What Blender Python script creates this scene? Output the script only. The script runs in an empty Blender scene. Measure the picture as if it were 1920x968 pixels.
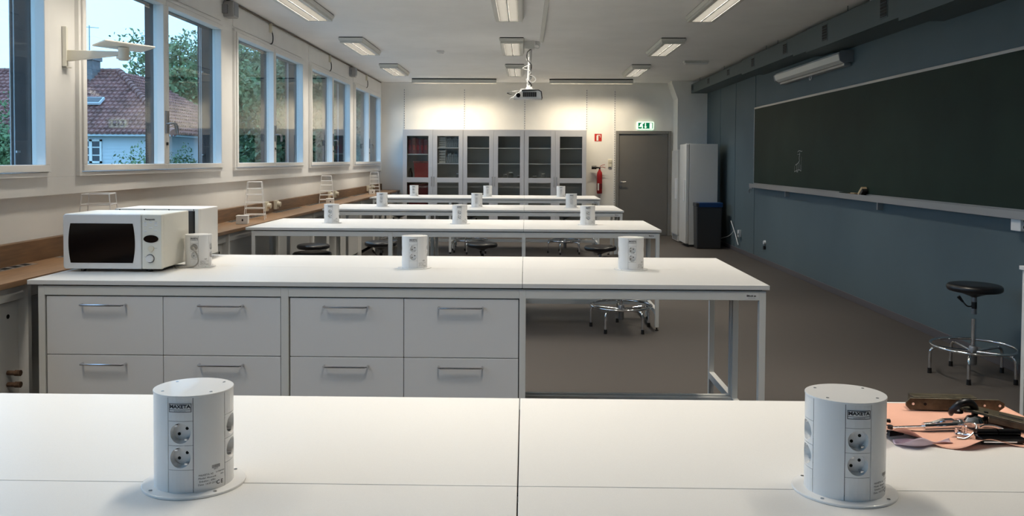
import bpy, bmesh, math, random
from mathutils import Vector, Matrix
random.seed(7)
sc = bpy.context.scene
COL = sc.collection

# ------------------------------------------------------------------ camera
def set_camera():
    yaw, pitch, roll, h = -.0163, -.0269, .0052, 1.59
    fwd = Vector((math.sin(yaw)*math.cos(pitch), math.cos(yaw)*math.cos(pitch), math.sin(pitch)))
    right = Vector((math.cos(yaw), -math.sin(yaw), 0)); up = right.cross(fwd)
    r2 = math.cos(roll)*right + math.sin(roll)*up; u2 = -math.sin(roll)*right + math.cos(roll)*up
    cam = bpy.data.cameras.new('camera'); o = bpy.data.objects.new('camera', cam); COL.objects.link(o)
    m = Matrix((r2, u2, -fwd)).transposed().to_4x4(); m.translation = (0, 0, h); o.matrix_world = m
    cam.sensor_width = 36; cam.lens = 36*1500/1920; cam.shift_y = -143.4/1920
    cam.clip_start = .05; cam.clip_end = 300
    sc.camera = o
set_camera()

# ------------------------------------------------------------------ world, exposure
SKY = 3.1
W = bpy.data.worlds.new('sky'); sc.world = W; W.use_nodes = True
bg = W.node_tree.nodes['Background']; bg.inputs[0].default_value = (.32, .62, 1.0, 1); bg.inputs[1].default_value = SKY
sc.view_settings.view_transform = 'Standard'; sc.view_settings.look = 'None'
sc.view_settings.exposure = 0.0; sc.view_settings.gamma = 1; sc.view_settings.use_curve_mapping = False
LAMP_ROOM = 34.5      # watts of each louvred ceiling luminaire
LAMP_WALL = 27.0      # watts of each lamp washing the far wall
LAMP_COL = (1.0, .91, .77)
sc.cycles.diffuse_bounces = 6; sc.cycles.glossy_bounces = 3; sc.cycles.max_bounces = 8; sc.cycles.caustics_reflective = False; sc.cycles.caustics_refractive = False

# ------------------------------------------------------------------ materials
MATS = {}
def mat(name, col, rough=.5, metal=0., noise=None, bump=None, spec=.5, coat=0., emit=None, estr=0., stretch=None):
    m = bpy.data.materials.new(name); m.use_nodes = True; nt = m.node_tree; b = nt.nodes['Principled BSDF']
    b.inputs['Base Color'].default_value = (*col, 1); b.inputs['Roughness'].default_value = rough
    b.inputs['Metallic'].default_value = metal; b.inputs['Specular IOR Level'].default_value = spec
    b.inputs['Coat Weight'].default_value = coat
    if emit:
        b.inputs['Emission Color'].default_value = (*emit, 1); b.inputs['Emission Strength'].default_value = estr
    tc = None
    if noise or bump:
        tc = nt.nodes.new('ShaderNodeTexCoord'); mp = nt.nodes.new('ShaderNodeMapping')
        nt.links.new(tc.outputs['Object'], mp.inputs[0])
        if stretch: mp.inputs['Scale'].default_value = stretch
    if noise:
        sc_, amt, det = noise
        n = nt.nodes.new('ShaderNodeTexNoise'); n.inputs['Scale'].default_value = sc_; n.inputs['Detail'].default_value = det
        nt.links.new(mp.outputs[0], n.inputs[0])
        cr = nt.nodes.new('ShaderNodeValToRGB')
        cr.color_ramp.elements[0].position = .3; cr.color_ramp.elements[1].position = .7
        cr.color_ramp.elements[0].color = (*[max(0, c*(1-amt)) for c in col], 1)
        cr.color_ramp.elements[1].color = (*[min(1, c*(1+amt)) for c in col], 1)
        nt.links.new(n.outputs['Fac'], cr.inputs[0]); nt.links.new(cr.outputs[0], b.inputs['Base Color'])
    if bump:
        sc_, st = bump
        n2 = nt.nodes.new('ShaderNodeTexNoise'); n2.inputs['Scale'].default_value = sc_; n2.inputs['Detail'].default_value = 3
        nt.links.new(mp.outputs[0], n2.inputs[0])
        bp = nt.nodes.new('ShaderNodeBump'); bp.inputs['Strength'].default_value = st; bp.inputs['Distance'].default_value = .004
        nt.links.new(n2.outputs['Fac'], bp.inputs['Height']); nt.links.new(bp.outputs[0], b.inputs['Normal'])
    MATS[name] = m; return m
def glass(name, tint=(1, 1, 1), ior=1.5, rough=0.):
    m = bpy.data.materials.new(name); m.use_nodes = True; nt = m.node_tree; nt.nodes.clear()
    out = nt.nodes.new('ShaderNodeOutputMaterial'); mix = nt.nodes.new('ShaderNodeMixShader')
    t = nt.nodes.new('ShaderNodeBsdfTransparent'); t.inputs[0].default_value = (*tint, 1)
    g = nt.nodes.new('ShaderNodeBsdfGlossy'); g.inputs['Roughness'].default_value = rough
    # Schlick reflectance from the viewing angle, the same on both faces of the pane
    geo = nt.nodes.new('ShaderNodeNewGeometry'); dot = nt.nodes.new('ShaderNodeVectorMath'); dot.operation = 'DOT_PRODUCT'
    nt.links.new(geo.outputs['Incoming'], dot.inputs[0]); nt.links.new(geo.outputs['Normal'], dot.inputs[1])
    def mth(op, a, b):
        n = nt.nodes.new('ShaderNodeMath'); n.operation = op
        for i, v in enumerate((a, b)):
            if v is None: continue
            if isinstance(v, (int, float)): n.inputs[i].default_value = v
            else: nt.links.new(v, n.inputs[i])
        return n.outputs[0]
    f0 = ((ior-1)/(ior+1))**2
    k = mth('POWER', mth('SUBTRACT', 1., mth('ABSOLUTE', dot.outputs['Value'], None)), 5.)
    fac = mth('ADD', mth('MULTIPLY', k, 1-f0), f0)
    nt.links.new(fac, mix.inputs[0]); nt.links.new(t.outputs[0], mix.inputs[1]); nt.links.new(g.outputs[0], mix.inputs[2])
    nt.links.new(mix.outputs[0], out.inputs[0]); MATS[name] = m; return m

mat('wall', (.82, .81, .78), .85, noise=(3, .03, 3), bump=(220, .12))
mat('ceiling', (.86, .86, .86), .9, noise=(2, .03, 3), bump=(150, .15))
mat('bluewall', (.092, .130, .146), .7, noise=(1.5, .05, 3), bump=(160, .1))
mat('bluetrim', (.085, .115, .125), .6)
mat('floor', (.075, .066, .060), .6, noise=(260, .28, 2), bump=(300, .05))
mat('basebd', (.10, .092, .10), .5)
mat('white_paint', (.82, .81, .79), .45, noise=(4, .02, 2))
mat('laminate', (.77, .765, .755), .38, noise=(900, .025, 1), spec=.4)
mat('drawer', (.80, .80, .81), .5, noise=(500, .02, 1))
mat('frame', (.76, .76, .74), .45)
mat('dark_gap', (.02, .02, .022), .8)
mat('steel', (.70, .70, .72), .2, 1.)
mat('chrome', (.78, .78, .80), .08, 1.)
mat('grey_metal', (.30, .31, .33), .4, .6)
mat('black_plastic', (.012, .012, .013), .38)
mat('black_vinyl', (.006, .006, .008), .35, coat=.08, bump=(90, .05))
mat('black_gloss', (.004, .004, .005), .12, spec=.3)
mat('white_plastic', (.78, .78, .78), .3, coat=.15)
mat('white_shell', (.80, .80, .80), .28, coat=.2, bump=(700, .03))
mat('cream_plastic', (.70, .66, .54), .35)
mat('ivory', (.80, .78, .70), .4)
mat('lilac', (.66, .52, .60), .8)
mat('ink', (.012, .012, .02), .6)
mat('ink_grey', (.12, .12, .13), .6)
mat('hole', (.004, .004, .004), .9)
mat('wood', (.28, .165, .088), .38, noise=(9, .22, 5), stretch=(6, .5, 6))
mat('wood_dark', (.165, .09, .042), .45, noise=(9, .25, 5), stretch=(6, .5, 6))
mat('grey_door', (.165, .158, .148), .5, noise=(3, .03, 2))
mat('door_frame', (.20, .195, .185), .5)
mat('cab_frame', (.64, .64, .67), .4)
mat('cab_inside', (.50, .50, .47), .7)
mat('shelf', (.78, .78, .78), .5)
mat('red', (.16, .008, .012), .45, noise=(6, .3, 3))
mat('red_paint', (.36, .012, .014), .3)
mat('red_sign', (.50, .03, .02), .5)
mat('board', (.014, .027, .019), .6, noise=(1.6, .18, 4), spec=.2)
mat('alu', (.42, .42, .42), .4, .7)
mat('chalk', (.34, .35, .34), .95)
mat('lamp_white', (.66, .66, .63), .45)
mat('louver', (.032, .032, .03), .6)
mat('sign_green', (.0, .16, .07), .4, emit=(.0, .22, .10), estr=.5)
mat('sign_lit', (.8, .9, .75), .4, emit=(.75, 1.0, .75), estr=1.1)
mat('fridge_white', (.62, .62, .60), .35)
mat('bin_grey', (.035, .036, .038), .45)
mat('bag_blue', (.012, .05, .16), .3)
mat('paper_pink', (.80, .44, .33), .8, noise=(8, .04, 3))
mat('paper_white', (.75, .75, .73), .8)
mat('files', (.28, .30, .31), .7, noise=(40, .5, 2))
mat('carton', (.52, .40, .24), .8)
mat('bronze', (.095, .082, .055), .4, .5, noise=(40, .45, 4), bump=(120, .2))
mat('dark_iron', (.035, .036, .04), .35, .8, noise=(60, .3, 3))
mat('brown_outer', (.055, .036, .030), .7, noise=(10, .15, 3))
mat('drab_cable', (.16, .13, .10), .7)
mat('rust', (.10, .055, .032), .8, noise=(60, .5, 4), bump=(90, .4))
mat('grille', (.05, .05, .05), .5, .4)
mat('grey_cord', (.30, .29, .27), .5)
mat('roof', (.26, .115, .10), .8, noise=(2.2, .45, 6))
mat('weatherboard', (.62, .66, .70), .7)
mat('chimney', (.16, .155, .16), .9, noise=(4, .3, 4))
mat('house_glass', (.03, .035, .045), .1)
mat('leaf_a', (.07, .12, .04), .6, noise=(.8, .5, 3))
mat('leaf_b', (.035, .075, .022), .6, noise=(.8, .5, 3))
mat('leaf_c', (.12, .19, .075), .6, noise=(.8, .5, 3))
mat('bark', (.06, .045, .033), .9, noise=(8, .4, 4))
mat('grass', (.05, .085, .025), .9, noise=(.6, .4, 5))
mat('bounce_grey', (.36, .35, .33), .9, noise=(1.2, .15, 5))  # pale grey chosen so unseen ground throws skylight up through the windows
mat('blind_wire', (.55, .57, .6), .4)
glass('window_glass', (.96, .98, .97), 1.45)
glass('cabinet_glass', (.90, .91, .90), 1.4)

# ------------------------------------------------------------------ mesh builder
class MB:
    def __init__(s): s.v = []; s.f = []; s.mi = []; s.cur = 0; s.T = None
    def m(s, i): s.cur = i; return s
    def _add(s, vs, fs):
        k = len(s.v)
        if s.T is not None: vs = [tuple(s.T @ Vector(p)) for p in vs]
        s.v += [tuple(p) for p in vs]; s.f += [tuple(i+k for i in f) for f in fs]; s.mi += [s.cur]*len(fs); return s
    def box(s, x0, x1, y0, y1, z0, z1):
        vs = [(x0,y0,z0),(x1,y0,z0),(x1,y1,z0),(x0,y1,z0),(x0,y0,z1),(x1,y0,z1),(x1,y1,z1),(x0,y1,z1)]
        return s._add(vs, [(0,3,2,1),(4,5,6,7),(0,1,5,4),(1,2,6,5),(2,3,7,6),(3,0,4,7)])
    def frustum(s, a, za, b, zb):   # a,b = (x0,x1,y0,y1)
        vs = [(a[0],a[2],za),(a[1],a[2],za),(a[1],a[3],za),(a[0],a[3],za),(b[0],b[2],zb),(b[1],b[2],zb),(b[1],b[3],zb),(b[0],b[3],zb)]
        fs = [(0,3,2,1),(4,5,6,7),(0,1,5,4),(1,2,6,5),(2,3,7,6),(3,0,4,7)]
        if zb < za: fs = [tuple(reversed(f)) for f in fs]
        return s._add(vs, fs)
    def prism(s, poly, axis, a, b):
        # poly: list of 2-D points in the plane of the two other axes (in x,y,z order)
        n = len(poly); area = sum(poly[i][0]*poly[(i+1) % n][1]-poly[(i+1) % n][0]*poly[i][1] for i in range(n))
        if area < 0: poly = poly[::-1]
        if a > b: a, b = b, a
        def P(p, t):
            return {'x': (t, p[0], p[1]), 'y': (p[0], t, p[1]), 'z': (p[0], p[1], t)}[axis]
        vs = [P(p, a) for p in poly] + [P(p, b) for p in poly]
        fs = [tuple(range(n-1, -1, -1)), tuple(range(n, 2*n))] + [(i, (i+1) % n, n+(i+1) % n, n+i) for i in range(n)]
        if axis == 'y': fs = [tuple(reversed(f)) for f in fs]
        return s._add(vs, fs)
    def cyl(s, p0, p1, r0, r1=None, n=16, cap=True):
        r1 = r0 if r1 is None else r1
        p0 = Vector(p0); p1 = Vector(p1); d = (p1-p0).normalized()
        u = d.orthogonal().normalized(); w = d.cross(u)
        vs = []
        for p, r in ((p0, r0), (p1, r1)):
            for i in range(n):
                a = 2*math.pi*i/n; vs.append(p+u*(r*math.cos(a))+w*(r*math.sin(a)))
        fs = [(i, (i+1) % n, n+(i+1) % n, n+i) for i in range(n)]
        if cap: fs += [tuple(range(n-1, -1, -1)), tuple(range(n, 2*n))]
        return s._add(vs, fs)
    def tube(s, pts, r, n=8, closed=False, cap=True):
        pts = [Vector(p) for p in pts]; m = len(pts); vs = []; prev = None
        for i, p in enumerate(pts):
            a = pts[(i-1) % m] if (closed or i > 0) else p; b = pts[(i+1) % m] if (closed or i < m-1) else p
            d = (b-a).normalized()
            if prev is None: u = d.orthogonal().normalized()
            else:
                u = prev - d*prev.dot(d)
                u = u.normalized() if u.length > 1e-6 else d.orthogonal().normalized()
            prev = u; w = d.cross(u); rr = r[i] if isinstance(r, (list, tuple)) else r
            for k in range(n):
                t = 2*math.pi*k/n; vs.append(p+u*(rr*math.cos(t))+w*(rr*math.sin(t)))
        fs = []; last = m if closed else m-1
        for i in range(last):
            j = (i+1) % m
            for k in range(n): fs.append((i*n+k, i*n+(k+1) % n, j*n+(k+1) % n, j*n+k))
        if cap and not closed: fs += [tuple(range(n-1, -1, -1)), tuple((m-1)*n+k for k in range(n))]
        return s._add(vs, fs)
    def lathe(s, prof, n=24, c=(0, 0, 0), sx=1., sy=1.):
        # prof [(r,z)] from bottom to top on the outside; r==0 closes
        vs = []; rows = []
        for r, z in prof:
            if r < 1e-7: rows.append([len(vs)]); vs.append((c[0], c[1], c[2]+z))
            else:
                rows.append(list(range(len(vs), len(vs)+n)))
                for i in range(n):
                    a = 2*math.pi*i/n; vs.append((c[0]+r*sx*math.cos(a), c[1]+r*sy*math.sin(a), c[2]+z))
        fs = []
        for a, b in zip(rows[:-1], rows[1:]):
            for i in range(n):
                j = (i+1) % n
                if len(a) == 1 and len(b) == 1: continue
                if len(a) == 1: fs.append((a[0], b[j], b[i]))
                elif len(b) == 1: fs.append((a[i], a[j], b[0]))
                else: fs.append((a[i], a[j], b[j], b[i]))
        return s._add(vs, fs)
    def quad(s, *vs): return s._add(vs, [tuple(range(len(vs)))])
    def mesh(s, mats, smooth=False):
        me = bpy.data.meshes.new('mesh'); me.from_pydata(s.v, [], s.f)
        if isinstance(mats, str): mats = [mats]
        for k in mats: me.materials.append(MATS[k])
        me.polygons.foreach_set('material_index', s.mi)
        if smooth:
            me.shade_smooth(); me.set_sharp_from_angle(angle=math.radians(smooth if smooth is not True else 40))
        me.update(); return me
    def build(s, name, mats, parent=None, smooth=False, bevel=0., loc=None, seg=2):
        me = s.mesh(mats, smooth); o = link(name, me, parent)
        me.name = name
        if loc: o.location = loc
        if bevel:
            md = o.modifiers.new('bevel', 'BEVEL'); md.width = bevel; md.segments = seg; md.limit_method = 'ANGLE'
        return o
def link(name, data, parent=None):
    o = bpy.data.objects.new(name, data); COL.objects.link(o)
    if parent: o.parent = parent
    return o
def tag(o, label=None, cat=None, group=None, kind=None):
    if label: o['label'] = label
    if cat: o['category'] = cat
    if group: o['group'] = group
    if kind: o['kind'] = kind
    return o
def thing(name, label, cat, loc=(0, 0, 0), rz=0., group=None):
    o = bpy.data.objects.new(name, None); COL.objects.link(o); o.empty_display_size = .1
    o.location = loc; o.rotation_euler = (0, 0, rz); return tag(o, label, cat, group)
def struct(name, parent_name=None, loc=(0, 0, 0)):
    o = bpy.data.objects.new(name, None); COL.objects.link(o); o.location = loc; o['kind'] = 'structure'; return o
def copy_tree(o, parent=None):
    c = o.copy(); COL.objects.link(c); c.parent = parent
    for ch in o.children: copy_tree(ch, c)
    return c
def bez(a, b, c, d, n=10):
    a, b, c, d = map(Vector, (a, b, c, d)); out = []
    for i in range(n+1):
        t = i/n; out.append(a*(1-t)**3+b*3*t*(1-t)**2+c*3*t*t*(1-t)+d*t**3)
    return out
def smooth_path(pts, n=6):
    pts = [Vector(p) for p in pts]; out = []
    for i in range(len(pts)-1):
        p0 = pts[max(i-1, 0)]; p1 = pts[i]; p2 = pts[i+1]; p3 = pts[min(i+2, len(pts)-1)]
        for k in range(n):
            t = k/n
            out.append(.5*((2*p1)+(p2-p0)*t+(2*p0-5*p1+4*p2-p3)*t*t+(3*p1-p0-3*p2+p3)*t**3))
    out.append(pts[-1]); return out
_txt = {}
def text_mesh(s, size, bold=0., material='ink'):
    """flat lettering in the XY plane, centred; returned as (verts, faces)"""
    key = (s, size, bold)
    if key not in _txt:
        cu = bpy.data.curves.new('t', 'FONT'); cu.body = s; cu.size = size; cu.align_x = 'CENTER'; cu.align_y = 'CENTER'
        cu.offset = bold; cu.resolution_u = 2
        o = bpy.data.objects.new('t', cu); COL.objects.link(o)
        dg = bpy.context.evaluated_depsgraph_get(); me = bpy.data.meshes.new_from_object(o.evaluated_get(dg))
        _txt[key] = ([tuple(v.co) for v in me.vertices], [tuple(p.vertices) for p in me.polygons])
        bpy.data.objects.remove(o); bpy.data.curves.remove(cu); bpy.data.meshes.remove(me)
    return _txt[key]
def add_text(mb, s, size, fn, bold=0., sx=1.):
    vs, fs = text_mesh(s, size, bold); mb._add([fn(x*sx, y) for x, y, z in vs], fs)

# ------------------------------------------------------------------ room numbers
XL, XR, YB, YF, ZC = -3.07, 3.735, 17.02, -3.9, 3.235
WIN0, WP, WLEN = 5.42, 2.933, 2.605          # first whole window pair, spacing, length
TOPZ = .945
TX0, TXS, TX1, HD = -2.622, -.011, 1.2746, .586
BY = [.980, 4.155, 7.45, 10.294, 13.444]

# ------------------------------------------------------------------ structure
MB().box(-3.4, XR+.3, YF-.3, YB+.3, -.2, 0).build('floor', 'floor')['kind'] = 'structure'
MB().box(-3.4, XR+.3, YF-.3, YB+.3, ZC, ZC+.25).build('ceiling', 'ceiling')['kind'] = 'structure'
MB().box(-3.4, XR+.3, YB, YB+.3, 0, ZC).build('wall_back', 'wall')['kind'] = 'structure'
MB().box(-3.4, XR+.3, YF-.3, YF, 0, ZC).build('wall_front', 'wall')['kind'] = 'structure'
# window wall: wall under the windows, then the panelled band with posts between the window pairs
WZ0, WZ1 = 1.465, 2.955                       # window frame outer heights
wl = struct('wall_left')
MB().box(-3.32, XL-.04, YF, YB, 0, 1.36).build('wall_lower', 'wall', wl)
MB().box(-3.16, XL, YF, YB, WZ1, ZC).build('wall_header', 'white_paint', wl)
MB().box(-3.32, -3.16, YF, YB, WZ1, ZC).build('outer_header', 'brown_outer', wl)
tr = MB().box(-3.16, XL, YF, YB, 1.345, WZ0).build('trim_1', 'white_paint', None, bevel=.003); tr['kind'] = 'structure'
ts = MB().box(-3.36, -3.161, YF, YB, 1.345, 1.44).build('trim_2', 'brown_outer'); ts['kind'] = 'structure'
starts = [WIN0+WP*k for k in range(-3, 4)]
edges = [YF] + [e for s_ in starts for e in (s_, s_+WLEN)] + [YB]
for i in range(0, len(edges), 2):
    a, b = edges[i], edges[i+1]
    MB().box(-3.16, XL, a, b, WZ0, WZ1).build('window_post', 'white_paint', wl)
    MB().box(-3.30, -3.16, a-.004, b+.004, 1.44, ZC).build('outer_pier', 'brown_outer', wl)
def build_window(n, y0):
    w = struct('window_%d' % n, loc=(0, y0, 0))
    xf = -3.042                                # inner face of the frame, 28 mm proud of the posts
    L = WLEN; g = 1.305
    fr = MB()
    fr.box(-3.15, xf, 0, L, WZ0, WZ0+.03).box(-3.15, xf, 0, L, WZ1-.03, WZ1)
    fr.box(-3.15, xf, 0, .03, WZ0+.03, WZ1-.03).box(-3.15, xf, L-.03, L, WZ0+.03, WZ1-.03)
    fr.build('window_frame', 'white_paint', w, bevel=.003)
    for k, (a, b) in enumerate(((.034, g-.003), (g+.003, L-.034))):
        c = MB(); z0, z1 = WZ0+.034, WZ1-.034; t = .045
        x1 = xf+.012
        c.box(-3.12, x1, a, b, z0, z0+t).box(-3.12, x1, a, b, z1-t, z1)
        c.box(-3.12, x1, a, a+t, z0+t, z1-t).box(-3.12, x1, b-t, b, z0+t, z1-t)
        cs = c.build('casement', 'white_paint', w, bevel=.004)
        MB().box(-3.093, -3.087, a+t-.005, b-t+.005, z0+t-.005, z1-t+.005).build('pane', 'window_glass', cs)
        o = MB()                              # dark outer lining of the reveal
        o.box(-3.19, -3.122, a+t-.02, a+t+.002, z0, z1).box(-3.19, -3.122, b-t-.002, b-t+.02, z0, z1).box(-3.19, -3.122, a+t, b-t, z1-t-.004, z1-t+.015)
        o.build('outer_lining', 'brown_outer', cs)
        # lever handle beside the meeting stiles
        s_ = 1 if k else -1; yh = g + s_*.022
        h = MB().box(x1, x1+.008, yh-.011, yh+.011, 1.80, 1.99)
        h.tube(smooth_path([(x1+.006, yh, 1.88), (x1+.045, yh, 1.885), (x1+.058, yh+.022, 1.882), (x1+.06, yh+.05, 1.86), (x1+.058, yh+.062, 1.80)], 5), .0075, 8)
        h.build('window_handle', 'grey_metal', cs, smooth=True)
    MB().box(xf+.012, xf+.02, g-.012, g+.012, 1.70, 1.725).build('latch', 'black_plastic', w)
    return w
for k, s_ in enumerate(starts): build_window(k+1, s_)
# seams on the header above the windows
for k, s_ in enumerate(starts):
    hb = MB().box(XL, XL+.006, s_+.01, s_+1.30, WZ1+.02, ZC-.05).box(XL, XL+.006, s_+1.312, s_+WLEN, WZ1+.02, ZC-.05)
    hb.build('header_panel', 'white_paint', wl)

# blue wall on the right, far end in separate boards
wr = struct('wall_right')
SEAM = [YF, 13.077, 14.297, 15.41, YB]
for a, b in zip(SEAM[:-1], SEAM[1:]):
    MB().box(XR, XR+.05, a+(0 if a == YF else .011), b-(0 if b == YB else .011), 0, ZC).build('wall_panel', 'bluewall', wr)
MB().box(XR+.02, XR+.3, YF, YB, 0, ZC).build('wall_core', 'dark_gap', wr)
bb = MB().box(XR-.012, XR, YF, 16.53, 0, .075).build('baseboard_right', 'basebd', None, bevel=.003); bb['kind'] = 'structure'
bb = MB().box(-3.1, 1.9, YB-.012, YB, 0, .075).build('baseboard_back', 'basebd'); bb['kind'] = 'structure'
# boxed pillar in the far right corner, stepping out to the left under the ceiling
pl = MB().prism([(3.13, 0), (XR, 0), (XR, ZC), (3.005, ZC), (3.005, 3.19), (3.13, 2.86)], 'y', 16.53, YB-.001)
pl.build('wall_pillar', 'wall')['kind'] = 'structure'
# door
dr = struct('door_1', loc=(0, YB, 0))
f = MB().box(1.922, 1.985, -.045, .0, 0, 2.22).box(3.025, 3.09, -.045, 0, 0, 2.22).box(1.985, 3.025, -.045, 0, 2.155, 2.22)
f.build('door_frame', 'door_frame', dr, bevel=.004)
MB().box(1.99, 3.02, -.02, 0, .01, 2.15).build('door_leaf', 'grey_door', dr, bevel=.003)
h = MB().cyl((2.03, -.02, 1.14), (2.03, -.028, 1.14), .026, n=18).tube([(2.03, -.028, 1.14), (2.03, -.062, 1.14), (2.04, -.066, 1.14), (2.14, -.066, 1.14)], .009, 8)
h.build('door_handle', 'steel', dr, smooth=True)
h = MB().cyl((2.03, -.02, 1.035), (2.03, -.03, 1.035), .026, n=18).build('lock_cylinder', 'steel', dr, smooth=True)

# ------------------------------------------------------------------ ventilation duct along the blue wall
def duct_piece(y0, y1, x0, z0, z1, label, name='ventilation_duct'):
    t = thing(name, label, 'duct', (x0, (y0+y1)/2, z0), 0, 'boxed duct sections along the blue wall')
    L = (y1-y0)/2
    MB().box(0, XR-x0, -L, L, 0, z1-z0).build('casing', 'bluetrim', t, bevel=.003)
    return t
D1 = duct_piece(12.64, 16.52, 3.40, 2.977, 3.16, 'slimmest blue-grey duct section ending at the far corner pillar')
D2 = duct_piece(10.19, 12.635, 3.385, 2.945, 3.17, 'blue-grey duct section above the far end of the blackboard')
D3 = duct_piece(9.70, 10.185, 3.37, 2.915, 3.165, 'short blue-grey connecting duct section above the white wall lamp')
D4 = duct_piece(7.25, 9.695, 3.36, 2.895, 3.165, 'blue-grey duct section above the middle of the blackboard')
D5 = duct_piece(YF+.01, 7.245, 3.33, 2.85, 3.16, 'largest blue-grey duct section nearest the camera')
for d, ys in ((D1, (16.4, 14.98, 13.53)), (D2, (12.02, 10.55)), (D4, (9.09, 7.61))):
    cx, cy, cz = d.location
    for y in ys:
        zt = 3.165-cz
        gr = MB().box(-.004, 0, y-cy-.085, y-cy+.085, .045, zt-.03).m(1).box(-.006, -.002, y-cy-.068, y-cy+.068, .058, zt-.043)
        for q in range(5):
            zz = .066+(zt-.117)*q/5; gr.m(0).box(-.009, -.004, y-cy-.068, y-cy+.068, zz, zz+.004)
        gr.build('air_grille', ['bluetrim', 'dark_gap'], d)
    for y in (ys[0]-.55, ys[-1]+.4):
        if abs(y-cy) < 1.9: MB().box(.03, .034, y-cy-.006, y-cy+.006, .18, ZC-cz).build('hanger', 'bluetrim', d)

# ------------------------------------------------------------------ ceiling luminaires
def lamp_protos():
    t = thing('ceiling_light', 'x', 'light')
    w, L = .17, .69
    b = MB().m(0)
    b.frustum((-w, w, -L, L), -.012, (-w+.012, w-.012, -L+.02, L-.02), -.05)
    b.m(1).box(-w+.01, w-.01, -L+.01, L-.01, -.012, 0)
    b.m(0)
    # bottom rim around the two louvre strips
    for (x0, x1, y0, y1) in ((-w+.02, -.108, -L+.03, L-.03), (.108, w-.02, -L+.03, L-.03), (-.108, .108, -L+.03, -L+.07), (-.108, .108, L-.07, L-.03), (-.008, .008, -L+.07, L-.07)):
        b.box(x0, x1, y0, y1, -.078, -.05)
    b.build('housing', ['lamp_white', 'dark_gap'], t, bevel=.002)
    for s_ in (-1, 1):
        c = s_*.058
        g = MB()
        for q in range(38):
            y = -L+.075+q*(2*L-.15)/37; g.box(c-.049, c+.049, y-.0011, y+.0011, -.0765, -.0565)
        g.build('louvre', 'louver', t)
    return t
def add_light(parent, name, size_x, size_y, power, z, spread, tilt=0., y=0., col=None):
    la = bpy.data.lights.new(name, 'AREA'); la.shape = 'RECTANGLE'; la.size = size_x; la.size_y = size_y
    la.energy = power; la.color = col or LAMP_COL; la.spread = math.radians(spread)
    o = bpy.data.objects.new(name, la); COL.objects.link(o); o.parent = parent; o.location = (0, y, z); o.rotation_euler = (tilt, 0, 0)
    return o
lp = lamp_protos()
rows = [('front', 1.84), ('second', 4.81), ('third', 7.78), ('fourth', 10.75), ('last', 13.72)]
cols = [('window', -2.355), ('centre', -.19), ('board', 1.975)]
LL = {('third', 'window'): 'louvred ceiling light nearest the camera on the window side',
      ('third', 'centre'): 'louvred ceiling light nearest the camera in the middle column',
      ('third', 'board'): 'louvred ceiling light nearest the camera on the blackboard side',
      ('fourth', 'window'): 'louvred ceiling light in the window column, second from the far wall',
      ('fourth', 'centre'): 'louvred ceiling light beside the projector mount',
      ('fourth', 'board'): 'louvred ceiling light in the blackboard column, second from the far wall',
      ('last', 'window'): 'louvred ceiling light in the window column, closest to the far wall',
      ('last', 'centre'): 'louvred ceiling light behind the projector pole',
      ('last', 'board'): 'louvred ceiling light in the blackboard column, closest to the door'}
protos = copy_src = None
for k, (rn, y) in enumerate(rows):
    for q, (cn, x) in enumerate(cols):
        o = lp if (k, q) == (0, 0) else copy_tree(lp)
        o.location = (x, y+.69, ZC)
        tag(o, LL.get((rn, cn), 'louvred ceiling light %s, %s column' % ({'rear': 'behind the camera', 'front': 'over the front bench', 'second': 'over the drawer bench'}.get(rn), cn)), 'light', 'louvred ceiling lights in three columns')
for o in [o for o in list(COL.objects) if o.name.startswith('ceiling_light')]:
    add_light(o, 'lamp_tube', .20, 2*.69-.16, LAMP_ROOM, -.0525, 122)

# ------------------------------------------------------------------ wall-washing tubes by the far wall
for x0, x1, lab in ((-2.305, -.593, 'long white wall-wash lamp above the red cabinet'), (.484, 2.17, 'long white wall-wash lamp above the fire extinguisher')):
    t = thing('wall_wash_lamp', lab, 'light', ((x0+x1)/2, 16.28, ZC), 0, 'lit tube lamps along the far wall')
    L = (x1-x0)/2
    MB().box(-L, L, -.05, .05, -.022, 0).build('mount', 'dark_gap', t)
    MB().box(-L, L, -.085, .085, -.034, -.022).box(-L, L, -.085, -.079, -.098, -.034).box(-L, L, .079, .085, -.085, -.034).box(-L, -L+.006, -.079, .079, -.088, -.034).box(L-.006, L, -.079, .079, -.088, -.034).build('shade', 'lamp_white', t)
    add_light(t, 'lamp_tube', 2*L-.04, .10, LAMP_WALL, -.040, 110, math.radians(22), col=(1.0, .85, .62))

# ------------------------------------------------------------------ projector on its ceiling pole
t = thing('projector', 'grey-white projector hanging from a ceiling pole with looped cables', 'projector', (.05, 11.15, ZC))
MB().box(-.07, .07, -.07, .07, -.11, 0).box(-.10, -.07, -.05, .05, -.03, 0).build('ceiling_bracket', 'frame', t, bevel=.006)
MB().tube([(0.015, 0, -.1), (-.01, 0, -.62)], .024, 14).build('pole', 'white_plastic', t, smooth=True)
MB().frustum((-.05, .05, -.05, .05), -.66, (-.022, .022, -.022, .022), -.60).box(-.12, .08, -.07, .07, -.675, -.66).build('tilt_mount', 'white_plastic', t, bevel=.004)
pb = MB().prism([(-.215, -.80), (.165, -.80), (.175, -.79), (.165, -.70), (.13, -.68), (-.12, -.69), (-.215, -.765)], 'y', -.13, .13)
body = pb.build('projector_body', 'white_plastic', t, bevel=.008)
MB().box(-.09, .10, -.135, -.128, -.775, -.71).build('vent', 'dark_gap', body)
for q in range(7): MB().box(-.088+q*.027, -.084+q*.027, -.139, -.134, -.775, -.71).build('vent_rib', 'grey_metal', body)
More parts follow.
